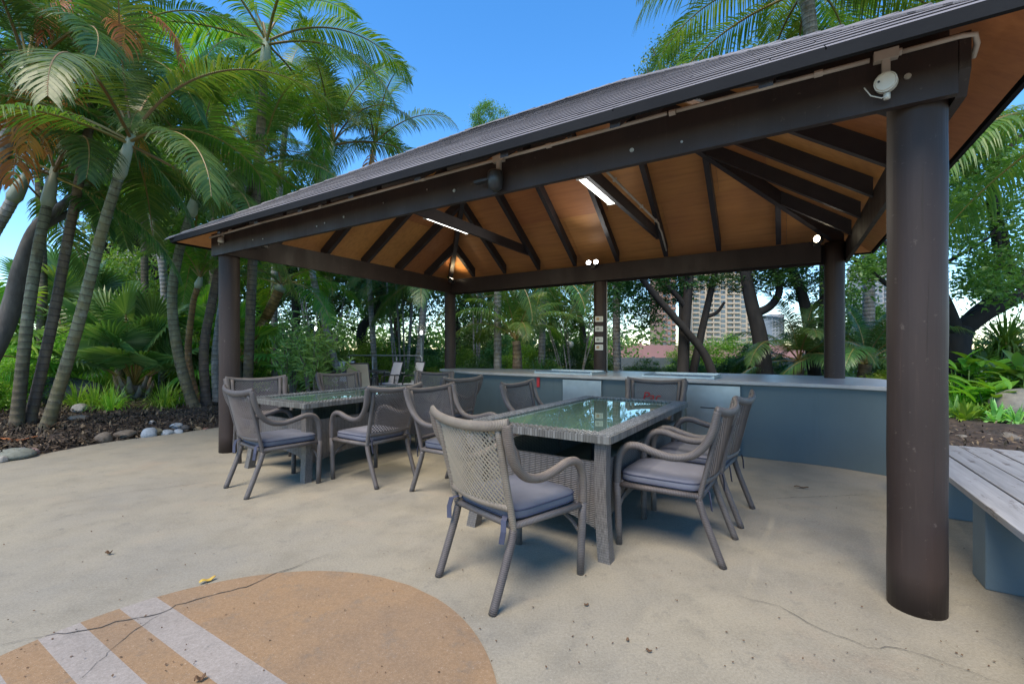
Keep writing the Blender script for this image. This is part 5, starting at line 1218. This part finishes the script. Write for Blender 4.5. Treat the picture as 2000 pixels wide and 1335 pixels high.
palm('palm with yellowing fronds under the beam at the rear left post', [(-2.6, 12.4, 0), (-2.5, 12.3, 1.7), (-2.35, 12.2, 3.1)], .1, .09, 'dark', 9, 'trunk_grey', .2, 25, .95, 'palms behind the pavilion', lo=3, hi=6)
for i, (lb, loc, cr, key) in enumerate((('dark rounded shrub left of the rear left post', (-2.55, 11.4, 0), (.55, .45, .5), 'hedge'), ('dark shrub right of the rear left post', (-1.0, 12.2, 0), (.75, .5, .6), 'hedge'), ('dark leafy shrub under the stout young palm', (.9, 12.6, 0), (.7, .5, .55), 'midshrub'), ('lime leaved shrub left of the opal globe lamp', (1.1, 13.4, 0), (.45, .4, .5), 'lime'), ('tall leafy shrub behind the opal globe lamp', (1.7, 15.5, 0), (1.2, .8, 1.1), 'hedge'), ('low dark hedge bush in front of the blue wall', (3.9, 13.2, 0), (.8, .4, .56), 'hedge'), ('dark hedge bush in the middle of the blue wall', (5.2, 13.2, 0), (.9, .4, .58), 'hedge'), ('dark hedge bush at the right end of the blue wall', (6.6, 13.1, 0), (.9, .4, .6), 'hedge'),
        ('round bright green bush left of the double trunk', (6.25, 15.6, 0), (1.0, .7, .95), 'bright1'), ('round bright green bush before the tower', (7.7, 15.8, 0), (1.25, .8, 1.02), 'bright1'), ('dark bush behind the rear middle post', (-.2, 16.5, 0), (1.4, .8, 1.0), 'hedge'), ('bright leafy shrub behind the far sling chairs', (-2.9, 15.2, 0), (.7, .5, .6), 'midshrub'), ('yellow green shrub below the cane clump', (-2.2, 12.9, 0), (.4, .4, .42), 'lime'), ('dark shrub behind the railing', (-4.0, 16.8, 0), (1.6, .8, 1.0), 'hedge'), ('bright green bush behind the counter, left of the grey trunk', (-1.6, 14.8, 0), (.9, .6, .75), 'bright1'), ('bright green bush behind the stout young palm', (.35, 14.9, 0), (1.0, .6, .85), 'bright1'), ('green bush right behind the notice post', (2.9, 15.3, 0), (.9, .6, .9), 'midshrub'), ('tall bright bush behind the sling chairs', (-4.7, 15.0, 0), (.9, .6, 1.0), 'bright1'), ('shrub closing the view right of the rear left post', (-.9, 18.2, 0), (1.7, .8, 1.5), 'midshrub'))):
    shrub(lb, loc, cr, key, 60 + i)
clump('spiky dark green clump between the young palm and the opal lamp', (.75, 11.6, .05), 'palmgrass', 1.0, 3, 'flax_clump', 'plant')
clump('spiky bright clump right of the straight grey palm trunk', (-.75, 11.2, .05), 'strap', .9, 4, 'flax_clump', 'plant')
# dark trunks against the tower
TT = 'dark trunks behind the counter'
CR['sprig'] = crown_mesh('crown', M['leaf_dark'], 46, 42, .15, 50, spread=.2, aspect=.5, shell=.2)
def dark_tree(label, paths, r0, cc, cr, seed, key='sprig'):
    base = Vector(paths[0][0]); t = empty('broadleaf_tree', base); tag(t, label, 'tree', TT); b = MB()
    for i, pth_ in enumerate(paths):
        S_ = spline([Vector(p) - base for p in pth_], 6); n = len(S_); r1 = r0 * (1 if i == 0 else .55); b.tube(S_, [r1 * (1.2 if j == 0 and i == 0 else 1) * (1 - .45 * j / n) for j in range(n)], 9)
    b.build('trunk', M['bark'], t, True)
    for c_, r_, k_ in cc: o = obj('crown', CR[key], t); o.location = Vector(c_) - base; o.scale = r_; o.rotation_euler = (0, 0, k_)
    return t
Yt = 10.6
dark_tree('upright dark trunk crossed by a leaning branch, left of the tower', [[Q(1333, 740, Yt), Q(1338, 640, Yt), Q(1346, 540, Yt), Q(1350, 440, Yt)], [Q(1340, 600, Yt), Q(1320, 575, Yt), Q(1300, 555, Yt)]], .14, [(Q(1300, 455, 11.2), (1.0, .9, .75), 1.0), (Q(1325, 575, 11.6), (.42, .4, .32), 2.0), (Q(1310, 545, 10.9), (.75, .6, .42), 3.1)], None, 1)
dark_tree('slanting dark trunk running up left to right before the tower', [[Q(1350, 742, 10.9), Q(1372, 640, 10.9), Q(1397, 530, 10.9), Q(1415, 440, 10.9)], [Q(1375, 620, 10.9), Q(1400, 610, 10.9), Q(1415, 590, 10.9)]], .10, [(Q(1410, 480, 11.4), (.9, .8, .62), .3), (Q(1395, 548, 10.9), (.5, .5, .28), 1.9)], None, 2)
dark_tree('dark trunk leaning left across the upright trunk', [[Q(1397, 745, 10.3), Q(1375, 690, 10.3), Q(1335, 640, 10.3), Q(1262, 555, 10.3), Q(1225, 500, 10.3)]], .105, [(Q(1235, 520, 10.8), (.85, .8, .6), 2.3), (Q(1262, 610, 11.5), (.6, .5, .5), .8), (Q(1225, 580, 11.2), (.7, .5, .5), 2.8)], None, 3)
dark_tree('thick dark trunk with a hooked branch right of the tower', [[Q(1496, 745, Yt), Q(1482, 650, Yt), Q(1468, 595, Yt), Q(1456, 530, Yt), Q(1450, 440, Yt)], [Q(1477, 612, Yt), Q(1505, 597, Yt), Q(1522, 570, Yt), Q(1516, 535, Yt), Q(1500, 500, Yt)]], .19, [(Q(1500, 490, 11), (1.1, .9, .65), 4.0), (Q(1490, 548, 10.7), (.8, .6, .35), 2.2)], None, 4)
dark_tree('dark forked trunk beside the rear right post', [[Q(1592, 745, 11), Q(1580, 640, 11), Q(1565, 570, 11), Q(1545, 520, 11), Q(1530, 450, 11)], [Q(1578, 610, 11), Q(1600, 590, 11), Q(1618, 570, 11)]], .15, [(Q(1560, 490, 11.4), (1.0, .9, .6), 5.2), (Q(1570, 560, 11.2), (.6, .5, .5), 1.2), (Q(1530, 540, 11.2), (.5, .5, .35), 3.3)], None, 5)
palm('dark feathery cycad like palm left of the rear right post', [(6.75, 10.6, 0), Q(1560, 705, 10.6)], .14, .12, 'dark', 15, 'trunk_brown', 0, 31, .82, 'palms behind the pavilion', lo=0, hi=4.4, flare=1.0)
palm('dark feathery palm between the rear right post and the near post', [(7.7, 9.9, 0), Q(1690, 712, 9.9)], .14, .12, 'dark', 13, 'trunk_brown', 0, 32, .8, 'palms behind the pavilion', lo=0, hi=4.4, flare=1.0)
palm('smooth pale grey palm column between the right posts', [(9.6, 12.1, 0), Q(1697, 600, 12.1), Q(1694, 480, 12.1), (9.55, 12.1, 7.2)], .15, .125, 'mid', 10, 'trunk_grey', .8, 33, 1.2, 'palms behind the pavilion')
for i, (lb, loc, cr, key) in enumerate((('yellow green leafy shrub behind the counter end', (7.5, 9.2, 0), (.62, .5, .42), 'lime'), ('second lime shrub nearer the near post', (8.2, 9.7, 0), (.6, .5, .45), 'lime'), ('dark shrub mass right of the thick hooked trunk', (6.9, 12.6, 0), (1.0, .7, .8), 'hedge'), ('tall green shrub behind the pale palm column', (10.6, 14.2, 0), (1.8, 1.2, 1.8), 'midshrub'), ('light green plant below the hooked trunk', (5.6, 10.9, 0), (.3, .3, .32), 'bright1'))):
    shrub(lb, loc, cr, key, 80 + i)

# ================================================================== RIGHT GARDEN
rt_ = empty('spreading_tree', (9.35, 9.4, 0)); tag(rt_, 'spreading tree with a forked trunk and fine leaves right of the near post', 'tree')
b = MB(); B0 = Vector((9.35, 9.4, 0)); Yr = 9.4
limbs = [([Q(1862, 800, Yr), Q(1866, 720, Yr), Q(1870, 670, Yr), Q(1880, 640, Yr)], .28, .2), ([Q(1878, 645, Yr), Q(1925, 612, Yr - .2), Q(1985, 580, Yr - .4), Q(2070, 520, Yr - .6)], .17, .1), ([Q(1875, 640, Yr), Q(1910, 605, Yr + .2), Q(1960, 570, Yr + .3), Q(1995, 540, Yr + .3), Q(2040, 480, Yr + .4)], .13, .06),
         ([Q(1868, 650, Yr), Q(1850, 600, Yr), Q(1830, 560, Yr), Q(1790, 520, Yr), Q(1720, 470, Yr)], .14, .06), ([Q(1900, 615, Yr), Q(1935, 590, Yr), Q(1945, 540, Yr), Q(1950, 480, Yr), Q(1940, 380, Yr)], .09, .04), ([Q(1850, 512, Yr), Q(1895, 485, Yr), Q(1940, 455, Yr), Q(1955, 400, Yr)], .04, .02), ([Q(1950, 450, Yr + .2), Q(1965, 520, Yr + .2), Q(2000, 560, Yr + .2)], .14, .12), ([Q(1950, 450, Yr + .2), Q(1938, 390, Yr + .2), Q(1945, 300, Yr + .2)], .12, .07), ([Q(1840, 580, Yr), Q(1760, 570, Yr), Q(1700, 530, Yr), Q(1660, 500, Yr)], .07, .03), ([Q(1945, 380, Yr), Q(1900, 330, Yr), Q(1860, 300, Yr)], .05, .02), ([Q(1945, 320, Yr), Q(2000, 260, Yr), Q(2060, 220, Yr)], .06, .02)]
tips = []
for P, ra, rb in limbs:
    S_ = spline([p - B0 for p in P], 6); n = len(S_); b.tube(S_, [ra + (rb - ra) * j / (n - 1) for j in range(n)], 9); tips += S_[n // 2:]
b.build('trunk', M['bark'], rt_, True)
rr = np.random.RandomState(17); cc = []
for (px, py) in [(1880, 330), (1910, 300), (1890, 400), (1930, 350), (1960, 320), (1985, 380), (1900, 450), (1870, 480), (1920, 500), (1960, 430), (1990, 470), (1940, 530), (1900, 540), (1990, 300), (1870, 380), (1860, 420), (1930, 270), (1970, 260), (1985, 520), (1700, 520), (1680, 540), (1720, 505), (1880, 290), (1850, 350), (1950, 560), (1915, 575), (1890, 560)]:
    for _ in range(6): c = Q(px + rr.normal(0, 14), py + rr.normal(0, 14), Yr + rr.normal(0, .7)) - B0; cc.append(np.array(c)); 
pts = np.concatenate([c + rr.normal(size=(90, 3)) * rr.uniform(.1, .24) for c in cc]); V_, F = leaves_np(pts, .105, 18, .5, .5)
obj('crown', np_mesh('crown', V_, F, M['leaf_mid']), rt_)
palm('big feather palm whose fronds show above the right part of the roof', [(6.9, 9.6, 0), (6.9, 9.6, 3.5), (6.15, 9.3, 8.5)], .16, .13, 'coco', 19, 'trunk_grey', .3, 41, 1.3, 'palms showing above the roof', lo=1, hi=6)
palm('palm whose fronds hang in at the right picture edge', [(8.9, 6.9, 0), (8.8, 6.8, 2.5), (8.45, 6.6, 4.5)], .12, .1, 'coco', 12, 'trunk_grey', .3, 42, .95, 'palms showing above the roof', lo=1, hi=6)
limb_tree('small leaved green tree top behind the middle of the roof', [(5.6, 14.6, 0), (5.6, 14.6, 3.5), (5.6, 14.6, 8.6)], .18, 'mid2', (5.5, 14.6, 10.3), (1.35, 1.1, 1.35), 55, 'bark', 7, group=TB)
limb_tree('tall green tree behind the feather palm at the top right', [(9.8, 14.0, 0), (9.8, 14.0, 4), (9.6, 14, 8)], .2, 'mid1', (10.0, 14.0, 10.2), (2.6, 1.8, 2.0), 56, 'bark', 7, group=TB)
limb_tree('wispy tree top peeping over the ridge', [(-1.2, 24, 0), (-1.2, 24, 6), (-1.2, 24, 11.5)], .16, 'mid2', (-1.2, 24, 13.6), (1.05, .9, .9), 57, 'bark', 6, group=TB)
# grass tree with a straw skirt, gingers, bromeliads, boulder, stones on the right
gt = empty('grass_tree', (10.4, 9.4, 0)); tag(gt, 'grass tree with a green mop over a straw skirt at the right picture edge', 'plant')
b = MB(); b.tube([(0, 0, 0), (0, 0, 1.3)], [.22, .18], 10); b.build('trunk', M['bark'], gt, True)
o = obj('mop', BLD['rush'], gt, (0, 0, 1.15)); o.scale = (1.25, 1.25, 1.15); o = obj('skirt', BLD['skirt'], gt, (0, 0, 1.0)); o.scale = (.95, .95, .95)
def leafy(label, loc, n, h, ln, wd, m, seed, cat='plant', group=None):
    """upright stems with big paddle leaves, each leaf its own part"""
    r = random.Random(seed); t = empty('ginger_plant', loc); tag(t, label, cat, group); b = MB(); K = 6
    for i in range(K + 1):
        x = ln * i / K; hw = wd / 2 * math.sin(math.pi * (.06 + .94 * i / K)) ** .75 if i < K else 0; z = -.35 * x * x / ln
        b.v += [(x, -hw, z + hw * .35), (x, 0, z), (x, hw, z + hw * .35)]
    for i in range(K):
        for q in (0, 1): a = 3 * i + q; b.face((a, a + 3, a + 4, a + 1))
    me = b.mesh('leaf', m, True)
    for i in range(n):
        a = i * 2.4 + r.uniform(-.4, .4); q = Vector((r.gauss(0, .16), r.gauss(0, .16), h * r.uniform(.25, 1))); o = obj('leaf', me, t, q); s_ = r.uniform(.7, 1.2); o.scale = (s_, s_ * r.uniform(.8, 1.1), s_); o.rotation_euler = (r.uniform(-.4, .4), -r.uniform(.1, 1.1), a)
    b = MB()
    for i in range(6): a = i * 1.05; b.tube([(math.cos(a) * .08, math.sin(a) * .08, -.05), (math.cos(a) * .2, math.sin(a) * .2, h * .8)], .01, 5)
    b.build('stems', M['leaf_mid'], t, True); return t
GG = 'broad leaved plants in the right bed'
for i, (px, Y, h, lb) in enumerate(((1885, 8.6, .95, 'broad leaved ginger just right of the forked trunk'), (1915, 8.9, .85, 'broad leaved ginger in the middle of the right bed'), (1955, 8.4, .8, 'broad leaved ginger left of the grass tree'), (1990, 8.0, .85, 'broad leaved ginger at the right picture edge'), (1905, 9.6, 1.15, 'taller ginger behind the others, below the branches'), (1975, 9.3, .95, 'ginger in front of the straw skirt'), (1935, 7.7, .55, 'low ginger in front of the row'))):
    leafy(lb, ((px - 1000) * Y / FPX, Y, .1), 44, h, .46, .15, M['leaf_bright'] if i % 2 == 0 else M['leaf_mid_solid'] if 'leaf_mid_solid' in M else M['leaf_mid'], 90 + i, group=GG)
for i, (px, py, key, s_, lb) in enumerate(((1885, 838, 'rosette', .85, 'bright rosette plant at the end of the bench'), (1912, 832, 'rosette', .75, 'second rosette plant right of the first'), (1945, 838, 'rosepale', .8, 'pale rosette plant in front of the boulder'), (1985, 842, 'rosepale', .7, 'pale rosette plant at the right edge'), (1865, 830, 'rosepale', .8, 'pale rosette beside the near post'))):
    q = G(px, py); q.z = .1; clump(lb, q, key, s_, i, 'bromeliad', 'plant', 'rosette plants behind the bench')
for i, (px, py, s_, lb) in enumerate(((1865, 800, 1.5, 'grass cushion behind the near post'), (1890, 795, 1.5, 'grass cushion below the gingers'), (1915, 800, 1.4, 'grass cushion in the middle of the right bed'), (1935, 795, 1.4, 'grass cushion left of the right boulder'), (1905, 812, 1.2, 'front grass cushion above the rosettes'), (1880, 815, 1.2, 'front grass cushion beside the near post'))):
    q = G(px, py); q.z = .1; clump(lb, q, 'grass' if i % 2 else 'mondo', s_, i + 3, group='grass cushions in the right bed')
q = G(1995, 830); rock('smooth grey boulder at the right picture edge', (q.x, q.y, .32), (.5, .4, .34), 0, .5, name='boulder', cat='boulder')
for i, (px, py, w_, h_, k, lb) in enumerate(((1928, 868, 40, 16, 0, 'grey edging stone behind the bench'), (1955, 872, 40, 18, 2, 'brown edging stone behind the bench'), (1990, 872, 40, 24, 3, 'rounded edging stone at the right edge behind the bench'), (1895, 868, 34, 12, 4, 'flat edging stone behind the bench end'), (1865, 862, 34, 12, 1, 'flat stone between the near post and the bench end'))):
    p = G(px, py); f = p.y / FPX; rock(lb, (p.x, p.y + .1, .05 + h_ * f * .25), (w_ * f / 2, w_ * f * .36, h_ * f * .55), k, i * .5, 'edging stones of the right bed')

# ================================================================== FAR TERRACE: SLING SET, RAILING, LAMPS
def sling_chair(label, loc, d, m, back=.95):
    e = empty('sling_chair', loc, face_rz(d)); tag(e, label, 'chair', 'sling chairs on the far terrace')
    for s in (-1, 1):
        b = MB(); b.tube([(s * .26, .25, 0), (s * .26, .23, .42), (s * .26, -.2, .40), (s * .25, -.36, back)], .015, 6); b.build('side_frame', M['metal_dark'], e, True)
        b = MB(); b.tube([(s * .26, -.3, 0), (s * .26, -.16, .40)], .014, 6); b.build('leg', M['metal_dark'], e, True)
        b = MB(); b.tube([(s * .27, -.26, .62), (s * .28, .05, .64), (s * .27, .2, .62), (s * .26, .23, .42)], .016, 6); b.build('armrest', M['metal_dark'], e, True)
    b = MB(); b.box((0, .02, .42), (.5, .42, .01)); b.build('seat', m, e)
    mt = Matrix.Rotation(R(17), 3, 'X'); b = MB(); b.box((0, -.285, .685), (.5, .01, .56), M=mt); b.build('backrest', m, e)
    b = MB(); b.tube([(-.25, -.36, back), (.25, -.36, back)], .015, 6); b.build('top_rail', M['metal_dark'], e, True); return e
Ys = 10.4
sling_chair('tan sling chair with its back to the viewer at the far terrace table', ((709 - 1000) * 10.1 / FPX, 10.1, 0), (.05, 1), M['sling_tan'])
sling_chair('pale sling chair at the right end of the far terrace table', ((752 - 1000) * 11 / FPX, 11.0, 0), (-.75, -.66), M['sling'])
sling_chair('pale sling chair standing apart by the railing corner', ((795 - 1000) * 10.9 / FPX, 10.9, 0), (-.8, -.6), M['sling'])
sling_chair('pale sling chair on the far side of the far terrace table', ((668 - 1000) * 11.9 / FPX, 11.9, 0), (.1, -1), M['sling'])
e = empty('terrace_table', ((697 - 1000) * 11 / FPX, 11.0, 0)); tag(e, 'dark table among the sling chairs on the far terrace', 'table')
b = MB(); b.box((0, 0, .72), (1.35, .85, .03)); b.build('table_top', M['metal_dark'], e)
for sx in (-1, 1):
    for sy in (-1, 1): b = MB(); b.tube([(sx * .58, sy * .34, 0), (sx * .58, sy * .34, .705)], .02, 6); b.build('leg', M['metal_dark'], e)
e = empty('railing', (-2.4, 11.9, 0)); tag(e, 'grey metal railing behind the far sling chairs', 'railing')
for nm, y in (('top_rail', 1.09), ('mid_rail', .62)): b = MB(); b.tube([(-2.3, 1.0, y), (-.08, .1, y), (0, 0, y - .06)] if y > 1 else [(-2.3, 1.0, y), (0, 0, y)], .019, 8); b.build(nm, M['railmetal'], e, True)
for t in (0, .33, .66, 1): b = MB(); b.tube([(-2.3 * t, 1.0 * t, 0), (-2.3 * t, 1.0 * t, 1.06)], .018, 8); b.build('post', M['railmetal'], e, True)
def globe(label, px, py, Y, rad, opal=False):
    p = Q(px, py, Y); e = empty('globe_lamp', (p.x, p.y, 0)); tag(e, label, 'lamp', 'globe lamps in the garden')
    b = MB(); b.tube([(0, 0, 0), (0, 0, p.z - rad)], .03, 10); b.build('pole', M['lamppole'], e, True)
    b = MB(); b.lathe([(.045, -rad - .03), (.07, -rad), (.06, -rad + .03)], (0, 0, p.z), 12); b.build('collar', M['lamppole'], e, True)
    bm = bmesh.new(); bmesh.ops.create_uvsphere(bm, u_segments=24, v_segments=16, radius=rad); me = bpy.data.meshes.new('globe'); bm.to_mesh(me); bm.free(); me.polygons.foreach_set('use_smooth', [True] * len(me.polygons)); me.materials.append(M['opal'] if opal else M['globe']); g = obj('globe', me, e, (0, 0, p.z))
    if not opal: b = MB(); b.lathe([(.02, -.06), (.035, -.02), (.035, .03), (.012, .06)], (0, 0, p.z - rad * .45), 10); b.build('bulb', M['bulb'], e, True)
M['bulb'] = emis('bulb', (1, .96, .9), 3)
globe('clear globe lamp beside the railing corner', 823, 645, 12.1, .142)
globe('clear globe lamp half hidden by the oleander', 617, 637, 11.6, .14)
globe('white opal globe lamp behind the counter left of the notice post', 1114, 673, 15.0, .125, True)

# ================================================================== WALLS AND BUILDINGS BEYOND
e = empty('boundary_wall', (5.6, 16.6, 0)); tag(e, 'blue grey panelled boundary wall behind the hedge', 'wall')
for i in range(8): b = MB(); b.box((0, 0, .48), (1.49, .08, .96)); o = b.build('wall_panel', M['fence'], e); o.location = (-2.6 + i * 1.5, 0, 0)
for i in range(9): b = MB(); b.box((0, 0, .5), (.09, .11, 1.0)); o = b.build('wall_post', M['fence'], e); o.location = (-3.35 + i * 1.5, .0, 0)
e = empty('pink_wall', (18, 42, 0)); tag(e, 'faded pink rendered wall across the road', 'wall')
for i in range(6): b = MB(); b.box((0, 0, .85), (3.95, .3, 1.7)); o = b.build('wall_panel', M['pinkwall'], e); o.location = (-8 + i * 4, 0, 0)
for i in range(7): b = MB(); b.box((0, 0, .95), (.35, .4, 1.9)); o = b.build('pier', M['pinkwall'], e); o.location = (-10 + i * 4, 0, 0)
def tower(label, px0, px1, Y, h, m, cols, fl=3.0, dep=22, bal=True):
    x0 = (px0 - 1000) * Y / FPX; x1 = (px1 - 1000) * Y / FPX; wd = x1 - x0; e = empty('apartment_tower', ((x0 + x1) / 2, Y + dep / 2, 0)); tag(e, label, 'building', 'apartment towers beyond the garden')
    b = MB(); b.box((0, 0, h / 2), (wd, dep, h)); b.build('wall', M[m], e)
    cw = wd / cols; n = int(h / fl)
    wm = MB(); wm.box((0, 0, 0), (cw * .62, .3, fl * .55)); wme = wm.mesh('window', M['window'])
    bm_ = MB(); bm_.box((0, 0, 0), (cw * .92, 1.5, .25)); bm_.box((0, -.7, .5), (cw * .92, .08, .9)); bme = bm_.mesh('balcony', M[m])
    for f in range(n):
        for c in range(cols):
            o = obj('window', wme, e, (-wd / 2 + (c + .5) * cw, -dep / 2 - .1, f * fl + fl * .55))
            if bal and c % 3 != 1: obj('balcony', bme, e, (-wd / 2 + (c + .5) * cw, -dep / 2 - .8, f * fl + .15))
    for k in range(1, cols):
        if k % 3 != 0: continue
        b = MB(); b.box((-wd / 2 + k * cw, -dep / 2 - .5, h / 2), (.8, 1.4, h)); b.build('pier', M[m], e)
    b = MB(); b.box((0, 0, h + .6), (wd * .97, dep * .97, 1.2)); b.build('parapet', M[m], e)
tower('cream apartment tower with balconies behind the dark trunks', 1352, 1472, 280, 72, 'tower', 9)
tower('slim reddish apartment tower left of the cream one', 1293, 1320, 250, 66, 'towerpink', 3)
tower('distant grey tower right of the cream one', 1508, 1532, 420, 34, 'towergrey', 4, bal=False)
tower('pale tower far right behind the pale palm column', 1702, 1760, 300, 60, 'towergrey', 5)
e = empty('white_house', (-20.5, 26, 0)); tag(e, 'pale house with a grey roof behind the left palms', 'house')
b = MB(); b.box((0, 0, 3), (5, 5, 6)); b.build('wall', M['housewhite'], e)
b = MB(); b.add([(-2.9, -2.9, 6), (2.9, -2.9, 6), (2.9, 2.9, 6), (-2.9, 2.9, 6), (-1.2, 0, 7.6), (1.2, 0, 7.6)], [(0, 1, 5, 4), (2, 3, 4, 5), (1, 2, 5), (3, 0, 4), (3, 2, 1, 0)]); b.build('roof', M['houseroof'], e)
for i in range(3): b = MB(); b.box((-1.6 + 1.6 * i, -2.52, 4.2), (.9, .06, 1.2)); b.build('window', M['window'], e)
# far belt of trees that reads as one mass
r = np.random.RandomState(77); pts = []
for x in np.arange(-110, 130, 2.2):
    if 20 < x < 46: continue
    hgt = r.uniform(3, 7); c = np.array([x, 62 + r.uniform(-6, 6), hgt * .5]); pts.append(c + r.normal(size=(170, 3)) * np.array([1.6, 1.4, hgt * .28]))
pts = np.concatenate(pts); pts[:, 2] = np.abs(pts[:, 2]); V_, F = leaves_np(pts, .75, 78, .6, .3); stuff(obj('far_trees', np_mesh('far_trees', V_, F, M['leaf_mid'])), 'belt of distant green trees beyond the road')

r = np.random.RandomState(78); pts = []
for x in np.arange(-34, 7, .9):
    hgt = r.uniform(2.4, 4.6); c = np.array([x, 26 + r.uniform(-1.5, 1.5) + .1 * abs(x), hgt * .5]); pts.append(c + r.normal(size=(420, 3)) * np.array([.7, .7, hgt * .27]))
pts = np.concatenate(pts); pts[:, 2] = np.abs(pts[:, 2]); V_, F = leaves_np(pts, .26, 79, .5, .3); stuff(obj('thicket', np_mesh('thicket', V_, F, M['leaf_mid'])), 'dense green thicket closing the garden behind the trees')
